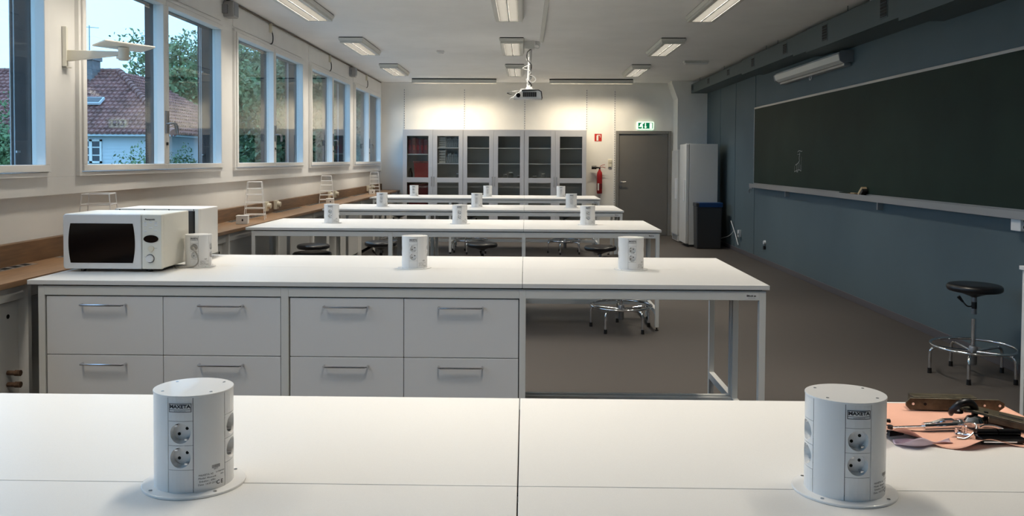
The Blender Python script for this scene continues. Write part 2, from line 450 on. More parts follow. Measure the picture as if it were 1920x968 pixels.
MB().prism([(.13, -.676), (.172, -.70), (.184, -.79), (.172, -.80), (.158, -.705), (.125, -.688), (-.1, -.70), (-.1, -.686)], 'y', -.135, .135).build('trim_band', 'black_plastic', body)
MB().cyl((-.15, -.13, -.755), (-.15, -.15, -.755), .03, n=18).build('lens', 'black_gloss', body, smooth=True)
MB().tube(smooth_path([(.02, -.03, -.11), (-.03, -.04, -.16), (-.03, -.04, -.25), (.03, -.035, -.33), (.02, .03, -.42), (.03, .03, -.5), (-.01, -.03, -.55), (.03, -.03, -.6), (.01, -.03, -.64)], 6), .006, 6).build('cable', 'black_plastic', t, smooth=True)
MB().tube(smooth_path([(.0, -.03, -.2), (-.04, -.03, -.25), (.02, -.035, -.31), (-.07, -.04, -.36), (-.08, -.04, -.38), (.02, -.03, -.42), (0, -.03, -.46), (.05, -.04, -.48), (.09, -.05, -.53), (.04, -.04, -.57), (-.04, -.03, -.52), (-.01, -.03, -.62)], 6), .005, 6).build('cable', 'white_plastic', t, smooth=True)
MB().tube(smooth_path([(-.12, -.08, -.69), (-.2, -.1, -.70), (-.28, -.1, -.715), (-.3, -.1, -.725), (-.26, -.09, -.735), (-.2, -.08, -.72)], 6), .006, 6).build('cable', 'black_plastic', t, smooth=True)
MB().tube(smooth_path([(-.17, -.1, -.72), (-.2, -.12, -.77), (-.25, -.13, -.79), (-.27, -.13, -.82)], 6), .005, 6).build('cable', 'white_plastic', t, smooth=True)
MB().box(.085, .15, -.03, .03, -.05, 0).tube(smooth_path([(.1, -.03, -.04), (.14, -.05, -.07), (.12, -.05, -.1), (.07, -.05, -.09)], 5), .008, 6).build('connector_box', 'white_plastic', t, bevel=.003)
t = MB().box(.19, .235, YF+.02, 11.05, ZC-.030, ZC-.002).build('cable_trunking', 'lamp_white', None, bevel=.003)
tag(t, 'straight white cable trunking along the ceiling to the projector', 'trunking')
t = thing('smoke_detector', 'small square white smoke detector on the ceiling', 'detector', (-1.285, 12.1, ZC))
MB().box(-.055, .055, -.055, .055, -.03, 0).build('base', 'white_plastic', t, bevel=.006)
MB().lathe([(0, -.055), (.04, -.053), (.05, -.03)], 18).build('sensor_head', 'white_plastic', t, smooth=True)
t = thing('emergency_lamp', 'slim white emergency lamp on the ceiling near the duct', 'light', (2.80, 13.25, ZC))
MB().box(-.2, .2, -.06, .06, -.03, 0).build('base', 'lamp_white', t, bevel=.004)
MB().box(-.19, .19, -.05, .05, -.06, -.03).build('cover', 'white_plastic', t, bevel=.012)

# ------------------------------------------------------------------ lab benches
def leg(mb, x0, x1, y0, y1): mb.box(x0, x1, y0, y1, .03, .905)
def bench(i, yf, label):
    t = thing('lab_bench', label, 'bench', (0, yf, 0), 0, 'rows of white lab benches')
    gap = .0012
    for (a, b) in ((TX0, TXS), (TXS, TX1)):
        for (c, d) in ((0, HD), (HD, 2*HD)):
            MB().box(a+gap, b-gap, c+gap, d-gap, TOPZ-.024, TOPZ).build('tabletop', 'laminate', t, bevel=.0015)
    posts = [(-2.569, -2.534), (-1.28, -1.24), (-.026, .008), (1.224, 1.258)]
    for half, (ya, yb) in enumerate(((.012, HD-.012), (HD+.012, 2*HD-.012))):
        for (x0, x1) in posts:
            for (c, d) in ((ya, ya+.035), (yb-.035, yb)):
                o = MB().box(x0, x1, c, d, .03, .914); o.build('leg', 'frame', t, bevel=.002)
                MB().cyl(((x0+x1)/2, (c+d)/2, 0), ((x0+x1)/2, (c+d)/2, .008), .018, n=12).cyl(((x0+x1)/2, (c+d)/2, .008), ((x0+x1)/2, (c+d)/2, .03), .007, n=8).build('levelling_foot', 'black_plastic', t)
        for (p, q) in zip(posts[:-1], posts[1:]):
            for (c, d) in ((ya, ya+.03), (yb-.03, yb)):
                MB().box(p[1], q[0], c, d, .865, .914).build('apron', 'frame', t, bevel=.0015)
            MB().box(p[1], q[0], yb-.03 if half == 0 else ya, yb if half == 0 else ya+.03, .15, .195).build('lower_rail', 'frame', t, bevel=.0015)
        for (x0, x1) in posts:
            MB().box(x0, x1, ya+.035, yb-.035, .15, .195).build('side_rail', 'frame', t, bevel=.0015)
            MB().box(x0, x1, ya+.035, yb-.035, .865, .914).build('side_apron', 'frame', t, bevel=.0015)
        MB().box(-2.55, 1.24, ya+.012, yb-.012, .914, TOPZ-.024).build('spacer', 'dark_gap', t)
    # maker's sticker on the right end of the front apron
    st = MB().box(1.148, 1.219, .0112, .012, .871, .8985).m(1)
    add_text(st, 'Bilock as', .0135, lambda x, y: (1.181+x, .011, .889+y), bold=.0006)
    st.m(2); add_text(st, 'www.bilock.no', .006, lambda x, y: (1.183+x, .011, .8785+y))
    st.build('sticker', ['white_plastic', 'ink', 'ink_grey'], t)
    return t
BL = ['white lab bench filling the bottom of the view', 'white lab bench with the grey drawers and microwaves', 'white lab bench behind the microwave bench, third from the camera', 'white lab bench fourth from the camera', 'white lab bench nearest the glass cabinets']
for i, y in enumerate(BY): bench(i, y, BL[i])

# drawer units under the second bench
def drawer_unit(x0, x1, y0, label):
    t = thing('drawer_unit', label, 'cabinet', ((x0+x1)/2, y0, 0), 0, 'drawer units under the microwave bench')
    w = (x1-x0)/2-.001
    MB().box(-w, w, .034, HD-.07, .2, .864).build('carcass', 'dark_gap', t)
    MB().box(-w+.03, w-.03, .06, HD-.09, .0, .2).build('plinth', 'frame', t)
    MB().box(-w, w, .02, .034, .196, .226).build('lower_trim', 'frame', t)
    for r, (za, zb) in enumerate(((.5495, .8595), (.2275, .5455))):
        for (a, b) in ((-w+.006, -.002), (.002, w-.004)):
            d = MB().box(a, b, .018, .034, za, zb).build('drawer', 'drawer', t, bevel=.0012)
            c = (a+b)/2-.003; zh = zb-.043
            MB().tube([(c-.115, .019, zh), (c-.115, -.008, zh), (c-.112, -.014, zh), (c-.106, -.017, zh), (c+.106, -.017, zh), (c+.112, -.014, zh), (c+.115, -.008, zh), (c+.115, .019, zh)], .0052, 8).build('handle', 'steel', d, smooth=True)
    return t
drawer_unit(-2.534, -1.28, BY[1], 'grey four-drawer unit at the window end of the microwave bench')
drawer_unit(-1.24, -.026, BY[1], 'grey four-drawer unit in the middle of the microwave bench')

# ------------------------------------------------------------------ power columns
EA, EB, EH = .0755, .0655, .192
def ell(ang, da=0.): return ((EA+da)*math.cos(ang), (EB+da)*math.sin(ang))
def column_proto():
    t = thing('power_column', 'x', 'power column')
    n = 56
    def ring(mb, a, b, z0, z1, seg=n):
        P = [((a)*math.cos(2*math.pi*i/seg), (b)*math.sin(2*math.pi*i/seg)) for i in range(seg)]
        mb.prism(P, 'z', z0, z1)
    f = MB(); ring(f, .099, .087, 0, .005)
    fl = f.build('flange', 'white_shell', t, bevel=.0015)
    for a in (45, 135, 225, 315):
        q = math.radians(a); c = (.0885*math.cos(q), .0775*math.sin(q))
        MB().cyl((c[0], c[1], .0045), (c[0], c[1], .0062), .0035, n=10).m(1).box(c[0]-.003, c[0]+.003, c[1]-.0006, c[1]+.0006, .006, .0064).build('screw', ['steel', 'hole'], fl)
    core = MB(); ring(core, EA-.021, EB-.021, .005, EH-.004); core.build('core', 'dark_gap', t)
    cap = MB(); ring(cap, EA+.0008, EB+.0008, EH-.004, EH)
    cp = cap.build('cap', 'white_shell', t, bevel=.0008)
    for a in (40, 140, 220, 320):
        q = math.radians(a); c = (.062*math.cos(q), .052*math.sin(q))
        MB().cyl((c[0], c[1], EH-.0005), (c[0], c[1], EH+.0006), .003, n=10).build('screw', 'steel', cp)
    # socket strips face front, back and both sides; curved covers between them
    hw = .0240
    ax = math.asin(hw/EA); ay = math.asin(hw/EB)
    spans = [(-math.pi/2+ax, -ay), (ay, math.pi/2-ax), (math.pi/2+ax, math.pi-ay), (math.pi+ay, 1.5*math.pi-ax)]
    for si, (a0, a1) in enumerate(spans):
        a0 += .008; a1 -= .008; m = 12
        vs = []; fs = []
        for i in range(m+1):
            a = a0+(a1-a0)*i/m
            for da in (0, -.0025):
                x, y = ell(a, da); vs += [(x, y, .005), (x, y, EH-.004)]
        for i in range(m):
            k = i*4; fs += [(k, k+4, k+5, k+1), (k+2, k+3, k+7, k+6), (k+1, k+5, k+7, k+3)]
        fs += [(0, 1, 3, 2), (m*4, m*4+2, m*4+3, m*4+1)]
        mb = MB(); mb._add(vs, fs); cv = mb.build('cover', 'white_shell', t, smooth=True)
        if si == 0:   # maker's data print beside the front strip
            def wrap(u, z):   # u metres along the surface from the left edge
                a = -math.pi/2+ax+.06+u/.071
                x, y = ell(a, .0003); return (x, y, z)
            tx = MB()
            def ln(s_, u, z, size, bold=.0):
                add_text(tx, s_, size, lambda x, y: wrap(u+x, z+y), bold)
            ln('||||||||||', .037, .050, .0065, .0001); ln('60717', .037, .0445, .0035)
            ln('MAXETA AS', .018, .0365, .005); ln('Model: Aluwork', .0205, .0305, .005); ln('Enkeltnr.: 60ht', .0205, .0245, .005)
            ln('Dato: 14.07.2015', .021, .0185, .005); ln('6177067389', .046, .0375, .0038); ln('IP20', .050, .0315, .0038)
            ln('C', .041, .0165, .0105, .0002); ln('E', .0495, .0165, .0105, .0002)
            tx.build('data_print', 'ink', cv)
    for k in range(4):
        R = Matrix.Rotation(k*math.pi/2, 4, 'Z')
        A, B = (EA, EB) if k % 2 == 0 else (EB, EA)
        off = lambda u: -B*math.sqrt(max(0, 1-(u/A)**2))        # outward is -Y
        s_ = MB(); s_.T = R
        zc = [EH-.072, EH-.119]; sq = .0235; rr = .0196
        def patch(z0, z1):
            m = 6
            for i in range(m):
                u0 = -hw+2*hw*i/m+(.0004 if i == 0 else 0); u1 = -hw+2*hw*(i+1)/m-(.0004 if i == m-1 else 0)
                s_.quad((u0, off(u0), z0), (u1, off(u1), z0), (u1, off(u1), z1), (u0, off(u0), z1))
        g = .0003
        patch(.005, zc[1]-sq-g); patch(zc[0]+sq+g, EH-.004)
        N = 32
        for z in zc:
            vs = []; fs = []
            for i in range(N):
                a = 2*math.pi*i/N; c, d = math.cos(a), math.sin(a); mm = max(abs(c), abs(d))
                u, w = c/mm*(hw-.0004), d/mm*(sq-g)
                vs.append((u, off(u), z+w)); u = rr*c; vs.append((u, off(u), z+rr*d))
            for i in range(N):
                j = (i+1) % N; fs.append((2*i, 2*j, 2*j+1, 2*i+1))
            s_._add(vs, fs)
        st = s_.build('socket_strip', 'white_plastic', t, smooth=30)
        for z in zc:
            e = MB(); e.T = R; y0 = -B
            fl_y = y0+.0155
            vs = []; fs = []
            for i in range(N):
                a = 2*math.pi*i/N; c, d = math.cos(a), math.sin(a)
                vs += [(rr*c, off(rr*c), z+rr*d), ((rr-.0015)*c, fl_y, z+(rr-.0015)*d)]
            for i in range(N):
                j = (i+1) % N; fs.append((2*i, 2*j, 2*j+1, 2*i+1))
            fs.append(tuple(2*i+1 for i in range(N)))
            e._add(vs, fs)
            e.m(1)
            q = math.radians(35)
            for s2 in (-1, 1):
                c = (.0093*math.cos(q)*s2, z-.0093*math.sin(q)*s2*-1)
                e.cyl((c[0], fl_y, c[1]), (c[0], fl_y-.0006, c[1]), .0031, n=12)
            e.m(2)
            for s2 in (-1, 1):
                dx, dz = -math.sin(q)*s2*.0165, math.cos(q)*s2*.0165
                e.box(dx-.003, dx+.003, fl_y-.011, fl_y, z+dz-.0016, z+dz+.0016)
            e.build('socket', ['white_plastic', 'hole', 'steel'], st)
        if k == 0:
            p = MB()
            P = lambda u, z: (u, off(u)-.0006, z)
            z0, z1 = EH-.031, EH-.0145; w = .0215
            def plate(u0, u1, za, zb, dy=0.):
                m = 6
                for i in range(m):
                    a, b = u0+(u1-u0)*i/m, u0+(u1-u0)*(i+1)/m
                    p.quad((a, off(a)-.0005-dy, za), (b, off(b)-.0005-dy, za), (b, off(b)-.0005-dy, zb), (a, off(a)-.0005-dy, zb))
            plate(-w, w, z0, z1); p.m(1)
            for (a, b, c, d) in ((-w, w, z1-.0011, z1), (-w, w, z0, z0+.0011), (-w, -w+.0011, z0, z1), (w-.0011, w, z0, z1), (-w, w, z0+.0045, z0+.0053)):
                plate(a, b, c, d, .0002)
            add_text(p, 'MAXETA', .0092, lambda x, y: (x, off(x)-.0008, z1-.0058+y), bold=.0004, sx=1.1)
            add_text(p, 'www.maxeta.no', .0034, lambda x, y: (x, off(x)-.0008, z0+.0028+y))
            p.build('name_plate', ['white_plastic', 'ink'], st)
    return t
pc = column_proto()
cx = [-1.95, -.655, .63]
names = ['front bench', 'microwave bench', 'third bench', 'fourth bench', 'farthest bench']
pos = ['window end', 'middle', 'aisle end']
first = True
for i, y in enumerate(BY):
    for j, x in enumerate(cx):
        if i == 0 and j == 0: continue
        o = pc if first else copy_tree(pc); first = False
        o.location = (x, y+HD, TOPZ)
        if i == 0: lab = 'large white power column on the front bench, ' + ('left of centre' if j == 1 else 'beside the pink paper')
        elif i == 1 and j == 0: lab = 'white power column beside the microwave with a grey plug in it'
        else: lab = 'white power column on the %s, %s' % (names[i], {'window end': 'towards the windows', 'middle': 'the middle one of its row', 'aisle end': 'towards the blackboard'}[pos[j]])
        tag(o, lab, 'power column', 'power columns with sockets on the benches')

# ------------------------------------------------------------------ microwaves and their plug
def microwave(x0, x1, y0, y1, label, front):
    t = thing('microwave', label, 'microwave', ((x0+x1)/2, y0, TOPZ), 0, 'microwaves on the second bench')
    w = (x1-x0)/2; D = y1-y0; z0, z1 = .021, .328
    MB().box(-w, w, .03, D, z0, z1).build('case', 'ivory' if front else 'white_paint', t, bevel=.006)
    for sx in (-1, 1):
        for yy in (.05, D-.06):
            MB().cyl((sx*(w-.09), yy, 0), (sx*(w-.09), yy, z0), .014, n=14).build('foot', 'black_plastic', t)
    MB().box(-w+.02, w-.02, .08, D-.02, z0-.003, z0).build('base_pan', 'black_plastic', t)
    if front:
        xs = w-.113
        d = MB().prism([(-w, z0+.006), (-w+.01, z0-.003), (xs-.0015, z0-.003), (xs-.0015, z1+.001), (-w+.012, z1+.001), (-w, z1-.012)], 'y', 0, .03).build('door', 'white_plastic', t, bevel=.007, seg=3)
        # dark window with bowed sides
        zz0, zz1 = z0+.032, z1-.052; P = []
        for q in range(13):
            a = -1+2*q/12; P.append((xs-.043+.012*(1-a*a)-.006, (zz0+zz1)/2+a*(zz1-zz0)/2))
        for q in range(13):
            a = 1-2*q/12; P.append((-w+.044-.012*(1-a*a)+.0, (zz0+zz1)/2+a*(zz1-zz0)/2))
        MB().prism(P, 'y', -.0015, .004).build('door_window', 'black_gloss', d)
        p = MB().box(xs+.0015, w, .002, .03, z0-.002, z1).build('control_panel', 'cream_plastic' if False else 'ivory', t, bevel=.004)
        c = (xs+w)/2; 
        tx = MB(); add_text(tx, 'Panasonic', .014, lambda x, y: (c-.008+x, .0012, z1-.028+y), bold=.0005); tx.build('brand_print', 'ink', p)
        for (dx, dz) in ((-.03, -.05), (0, -.045), (.03, -.05), (-.03, -.062), (.03, -.062), (0, -.075), (-.03, -.095), (.028, -.09)):
            MB().box(c+dx-.009-.005, c+dx+.009-.005, .0005, .004, z1+dz-.0035, z1+dz+.0035).build('button', 'white_plastic', p, bevel=.0015)
        pr = MB()
        for (s_, dx, dz, sz) in (('Grill', -.03, -.042, .005), ('Micro', 0, -.037, .005), ('Combi', .03, -.042, .005), ('1', -.035, -.195, .006), ('Defrost', .028, -.19, .005), ('Turbo', -.028, -.24, .005)):
            add_text(pr, s_, sz, lambda x, y: (c-.005+dx+x, .0016, z1+dz+y))
        pr.build('panel_print', 'ink_grey', p)
        dsp = MB()
        P = [(c-.003+.042*math.cos(2*math.pi*q/32), z1-.138+.0215*math.sin(2*math.pi*q/32)) for q in range(32)]
        dsp.prism(P, 'y', -.001, .004).build('display', 'black_gloss', p)
        MB().prism([(c-.003+.016*math.cos(2*math.pi*q/20)*(1+.3*math.sin(2*math.pi*q/20)), z1-.195+.018*math.sin(2*math.pi*q/20)) for q in range(20)], 'y', -.004, .004).build('button', 'cream_plastic', p, bevel=.002)
        MB().cyl((c-.008, .002, z0+.058), (c-.008, -.001, z0+.058), .0245, n=28).build('dial_ring', 'ink_grey', p)
        MB().cyl((c-.008, .002, z0+.058), (c-.008, -.014, z0+.058), .021, .019, n=28).build('dial', 'white_plastic', p, smooth=True)
    else:
        MB().box(-w+.002, w-.075, .006, .03, z0, z1-.012).build('back_panel', 'grey_metal', t)
        MB().box(w-.075, w-.03, .0, .03, z0, z1-.012).build('transformer_cover', 'bin_grey', t, bevel=.008)
        MB().box(-w, w, .0, .03, z1-.012, z1).box(w-.022, w, .0, .03, z0, z1-.012).build('rear_flange', 'white_paint', t)
        for q in range(4): MB().cyl((-w+.03+q*(2*w-.06)/3, -.001, z1-.006), (-w+.03+q*(2*w-.06)/3, .001, z1-.006), .004, n=8).build('screw', 'black_plastic', t)
    return t
microwave(-2.605, -2.045, 4.46, 4.83, 'white microwave facing the camera with a black door window', True)
microwave(-2.57, -2.044, 4.97, 5.29, 'white microwave with its back turned, behind the front one', False)
t = thing('power_plug', 'grey plug and cord hanging from the power column beside the microwave', 'plug', (-1.95, BY[1]+HD-EB, TOPZ+EH-.072))
MB().cyl((0, .013, 0), (0, -.014, 0), .0185, .017, n=20).build('plug_body', 'grey_cord', t, smooth=True)
MB().cyl((.0, -.014, 0), (.022, -.03, -.022), .008, .006, n=10).build('strain_relief', 'grey_cord', t, smooth=True)
MB().tube(smooth_path([(.018, -.028, -.018), (.034, -.03, -.05), (.032, -.022, -.085), (.01, -.02, -.108), (-.02, -.026, -.1125), (-.05, -.045, -.1125), (-.08, -.045, -.1125), (-.10, -.02, -.1125), (-.12, .0, -.1125)], 6), .0042, 6).build('cord', 'grey_cord', t, smooth=True)

# ------------------------------------------------------------------ window counter
t = thing('window_counter', 'long brown wooden counter running under the windows', 'counter', (XL, 0, 0))
Y0, Y1 = YF+.02, YB-.01
MB().box(0, .405, Y0, Y1, TOPZ-.034, TOPZ-.002).build('worktop', 'wood', t, bevel=.003)
MB().box(-.038, .018, Y0, Y1, TOPZ-.034, 1.073).build('upstand', 'wood_dark', t, bevel=.002)
yy = Y0+.2
gi = 0
while yy < Y1-1:
    if yy > 2.2:
        g = MB().box(.026, .105, yy, yy+1.16, TOPZ-.002, TOPZ)
        for q in range(12):
            a = yy+.02+q*.094; g.m(1)
            g.quad((.036, a+.02, TOPZ+.0004), (.095, a, TOPZ+.0004), (.095, a+.068, TOPZ+.0004), (.036, a+.088, TOPZ+.0004)); g.m(0)
        g.build('vent_grille', ['alu', 'hole'], t)
    yy += 1.4665
# cladding under the counter
yy = 2.80
while yy < Y1-.2:
    e = min(yy+1.4665, Y1)
    MB().box(.31, .33, yy+.035, e, .06, .82).build('panel', 'frame', t, bevel=.002)
    MB().box(.31, .36, yy+.035, e, .83, TOPZ-.036).build('top_rail', 'frame', t, bevel=.002)
    MB().box(-.03, .385, yy, yy+.03, 0, TOPZ-.036).build('upright', 'white_paint', t, bevel=.002)
    MB().cyl((.329, yy+1.38, .745), (.332, yy+1.38, .745), .012, n=12).build('cable_hole', 'hole', t)
    yy += 1.4665
for z in (.447, .385, .318):
    p = thing('pipe_stub', {.447: 'topmost rusty pipe stub under the counter at the left edge', .385: 'middle rusty pipe stub under the counter at the left edge', .318: 'lowest rusty pipe stub under the counter at the left edge'}[z], 'pipe', (XL+.332, 4.17, z), 0, 'rusty pipe stubs')
    MB().cyl((0, 0, 0), (.06, 0, 0), .0125, n=14).build('pipe', 'rust', p, smooth=True)
    MB().cyl((.04, 0, 0), (.07, 0, 0), .0165, n=8).build('end_cap', 'rust', p)

# sockets on the upstand
for i, y in enumerate((9.33, 9.70, 12.37, 12.72, 15.39, 15.82)):
    lab = '%s cream socket outlet on the wooden upstand %s' % ('nearer' if i % 2 == 0 else 'farther', ('past the nearest tall wire rack', 'past the second tall wire rack', 'past the farthest wire rack')[i//2])
    p = thing('socket_outlet', lab, 'socket', (XL+.018, y, 1.03), 0, 'cream outlets on the window counter upstand')
    MB().box(0, .035, -.05, .05, -.055, .055).build('socket_box', 'cream_plastic', p, bevel=.006)
    MB().cyl((.035, 0, .01), (.075, 0, .005), .036, .03, n=20).build('socket_cover', 'cream_plastic', p, smooth=True)

# white wire racks
def wire_rack(x, y, H, wt, wb, label):
    p = thing('wire_rack', label, 'wire rack', (x, y, TOPZ-.002), .25, 'white wire racks on the window counter')
    lv = [.13, .30, .45, .66, .82, 1.0]
    def c(s1, s2, f): w = (wb+(wt-wb)*f)/2; return (s1*w, s2*w, f*H)
    for s1, s2 in ((-1, -1), (1, -1), (1, 1), (-1, 1)):
        MB().tube([c(s1, s2, 0.015), c(s1, s2, 1)], .0042, 6).build('upright', 'white_plastic', p, smooth=True)
        q = c(s1, s2, 0.0); MB().cyl((q[0], q[1], 0), (q[0]*.99, q[1]*.99, .012), .006, n=8).build('foot', 'white_plastic', p)
    for f in lv:
        MB().tube([c(-1, -1, f), c(1, -1, f), c(1, 1, f), c(-1, 1, f)], .0044, 6, closed=True).build('ring', 'white_plastic', p)
    MB().tube([c(-1, 0, lv[0]), c(1, 0, lv[0])], .003, 6).tube([c(0, -1, lv[0]), c(0, 1, lv[0])], .003, 6).build('shelf_wire', 'white_plastic', p)
    return p
wire_rack(-2.93, 5.45, .40, .17, .24, 'white wire rack rising behind the microwaves')
wire_rack(-2.88, 8.48, .40, .14, .21, 'white tapering wire rack beside the small white box with a dark mark')
wire_rack(-2.92, 11.72, .40, .14, .21, 'white tapering wire rack second from the far wall')
wire_rack(-2.92, 15.45, .40, .14, .21, 'white tapering wire rack closest to the far wall')
for x, y, lab in ((-2.80, 7.88, 'small white box with a dark mark beside the nearest tall wire rack'), (-2.79, 11.40, 'small white box in front of the second tall wire rack'), (-2.83, 14.75, 'small white box in front of the farthest wire rack')):
    p = thing('small_box', lab, 'box', (x, y, TOPZ-.002), .2, 'small white boxes on the window counter')
    MB().box(-.055, .055, -.06, .06, 0, .075).build('carton', 'paper_white', p, bevel=.003)
    MB().box(-.057, .057, -.062, .062, .075, .085).build('lid', 'white_plastic', p, bevel=.002)
    MB().box(.0, .014, -.0612, -.06, .03, .052).build('mark', 'ink', p)
    MB().box(-.056, -.052, -.062, .062, .062, .0752).build('dark_edge', 'wood_dark', p)

# bracket with a tilting platform on the post between the first windows
p = thing('wall_bracket', 'cream wall bracket with a swivelling square platform between the windows', 'bracket', (XL, 5.32, 2.19))
MB().box(0, .004, -.055, .012, .0, .27).box(0, .03, -.055, -.049, .0, .27).box(0, .03, -.055, .012, 0, .006).build('wall_plate', 'ivory', p, bevel=.001)
for z in (.02, .13, .25): MB().cyl((.003, -.02, z), (.006, -.02, z), .005, n=10).build('screw', 'black_plastic', p)
MB().prism([(.004, .045), (.36, .085), (.36, .11), (.004, .12)], 'y', -.022, .022).build('arm', 'ivory', p, bevel=.004)
MB().cyl((.385, 0, .075), (.385, 0, .135), .034, n=24).cyl((.385, 0, .062), (.385, 0, .075), .045, n=24).cyl((.385, 0, .052), (.385, 0, .062), .032, n=20).build('swivel', 'ivory', p, smooth=True)
pm = MB(); pm.T = Matrix.Translation((.385, 0, .14)) @ Matrix.Rotation(math.radians(42), 4, 'Z') @ Matrix.Rotation(math.radians(3), 4, 'Y')
pm.box(-.155, .155, -.155, .155, 0, .012).build('platform', 'ivory', p, bevel=.003)

# grey wall speakers under the ceiling, cable hooks and the cable
for y, lab in ((8.17, 'grey wall box under the ceiling nearest the camera'), (13.98, 'grey wall box under the ceiling towards the far wall')):
    p = thing('wall_box', lab, 'box', (XL, y, 3.03), 0, 'grey boxes above the windows')
    MB().box(0, .11, -.07, .07, 0, .16).build('case', 'alu', p, bevel=.01)
    MB().box(.10, .115, -.06, .06, .012, .148).build('cover', 'grey_metal', p, bevel=.006)
    MB().box(0, .05, -.1, -.07, .03, .12).build('bracket', 'grey_metal', p)
for y, lab in ((9.56, 'black cable loop hanging above the second window pair'), (12.46, 'black cable loop hanging above the third window pair'), (15.35, 'black cable loop hanging above the last window pair')):
    p = thing('cable_loop', lab, 'cable', (XL, y, 3.0), 0, 'black cable loops above the windows')
    MB().box(.006, .035, -.02, .02, .10, .205).build('clip', 'cream_plastic', p)
    MB().tube(smooth_path([(.03, .01, .12), (.035, .035, .06), (.03, .045, .0), (.02, .03, -.03), (.012, -.02, -.045)], 6), .007, 6).build('loop', 'black_plastic', p, smooth=True)
p = MB().tube([(XL+.012, YF+.1, ZC-.02), (XL+.012, YB-.1, ZC-.02)], .010, 8).build('ceiling_cable', 'drab_cable', None, smooth=True)
tag(p, 'thin brownish cable along the top of the window wall', 'cable')

# ------------------------------------------------------------------ stools
def stool_proto():
    t = thing('stool', 'x', 'stool')
    H = .60
    MB().lathe([(0, H-.052), (.12, H-.052), (.172, H-.049), (.184, H-.04), (.188, H-.026), (.185, H-.011), (.174, H-.001), (.15, H+.004), (.08, H+.003), (0, H+.001)], 40).build('seat', 'black_vinyl', t, smooth=50)
    MB().lathe([(.019, H-.095), (.03, H-.088), (.10, H-.062), (.13, H-.0525), (0, H-.0525)], 24).build('seat_pan', 'black_plastic', t, smooth=True)
    MB().cyl((0, 0, .38), (0, 0, H-.08), .0175, n=16).build('column_upper', 'grey_metal', t, smooth=True)
    MB().cyl((0, 0, .42), (0, 0, H-.13), .0185, n=16).build('sleeve', 'black_plastic', t, smooth=True)
    lv = MB().tube(smooth_path([(0, 0, .44), (-.04, -.01, .435), (-.06, -.015, .45), (-.085, -.02, .485)], 5), .005, 6).cyl((-.075, -.018, .468), (-.105, -.025, .505), .008, .014, n=10)
    lv.build('lever', 'black_plastic', t, smooth=True)
    MB().cyl((0, 0, .23), (0, 0, .43), .016, n=16).build('column_lower', 'steel', t, smooth=True)
    MB().lathe([(0, .085), (.022, .087), (.027, .095), (.027, .16), (.03, .165), (.03, .215), (.024, .225), (0, .225)], 20).build('hub', 'grey_metal', t, smooth=True)
    MB().tube([(.285*math.cos(2*math.pi*i/48), .285*math.sin(2*math.pi*i/48), .222) for i in range(48)], .0105, 10, closed=True).build('foot_ring', 'chrome', t, smooth=True)
    for k in range(5):
        a = math.radians(72*k-100); c, s_ = math.cos(a), math.sin(a)
        path = [(.02*c, .02*s_, .185)] + bez((.2*c, .2*s_, .197), (.25*c, .25*s_, .203), (.288*c, .288*s_, .20), (.29*c, .29*s_, .14), 6) + [(.29*c, .29*s_, .03)]
        MB().tube(path, .0115, 10).build('leg', 'chrome', t, smooth=True)
        MB().cyl((.29*c, .29*s_, 0), (.29*c, .29*s_, .04), .016, .0145, n=12).build('foot', 'black_plastic', t, smooth=True)
    return t
st = stool_proto()
SW = [((3.34, 5.97), .085, -.42, 'black-seated stool with a chrome foot ring beside the blue wall'),
      ((.915, 7.55), 0., -.45, 'black-seated chrome stool standing at the aisle end of the third bench'),
      ((-2.05, 7.67), .09, .9, 'black-seated stool at the window end of the third bench, the nearer of two overlapping seats'),
      ((-2.46, 9.25), -.004, 2.2, 'black-seated stool near the window counter, the farther of two overlapping seats'),
      ((-1.68, 9.3), .03, .4, 'black-seated stool with its lever showing left of the first bench leg'),
      ((-.52, 9.8), -.03, 1.2, 'low black-seated stool in the gap right of the middle power column'),
      ((.88, 9.3), -.005, 3.2, 'black-seated stool just left of the aisle-end column of the microwave bench'),
      ((-2.16, 13.67), .0, .3, 'black-seated stool at the window end under the farthest bench'),
      ((-.92, 13.67), .0, 2.5, 'black-seated stool in the middle under the farthest bench'),
      ((.69, 13.67), .0, 1.1, 'black-seated stool at the aisle end under the farthest bench')]
for i, ((x, y), dz, rz, lab) in enumerate(SW):
    o = st if i == 0 else copy_tree(st)
    o.location = (x, y, 0); o.rotation_euler = (0, 0, rz); tag(o, lab, 'stool', 'height-adjustable lab stools')
    if dz:
        for ch in o.children:
            if ch.name.split('.')[0] in ('seat', 'seat_pan', 'column_upper', 'sleeve', 'lever'): ch.location.z = dz

# ------------------------------------------------------------------ drawer bench cut off by the right edge
t = thing('side_bench', 'white drawer bench along the blue wall, cut off by the right edge', 'bench', (3.115, 5.055, 0))
SL = 1.6
MB().box(-.012, .6, -SL, 0, TOPZ-.024, TOPZ).build('tabletop', 'laminate', t, bevel=.0015)
for (x, y) in ((0, -.05), (.55, -.05), (0, -SL+.015), (.55, -SL+.015)):
    MB().box(x, x+.035, y, y+.035, 0, TOPZ-.03).build('leg', 'frame', t, bevel=.002)
MB().box(.0, .03, -SL+.05, -.05, .87, .915).build('apron', 'frame', t)
MB().box(.03, .55, -SL+.055, -.055, .2, .868).build('carcass', 'frame', t)
for q in range(4):
    z = .868-.166*q
    for (a, b) in ((-SL+.053, -.802), (-.798, -.053)):
        d = MB().box(.012, .03, a, b, z-.162, z-.003).build('drawer', 'drawer', t, bevel=.0012)
        c = (a+b)/2
        MB().tube([(.012, c-.115, z-.04), (-.02, c-.115, z-.04), (-.02, c+.115, z-.04), (.012, c+.115, z-.04)], .005, 8).build('handle', 'steel', d, smooth=True)

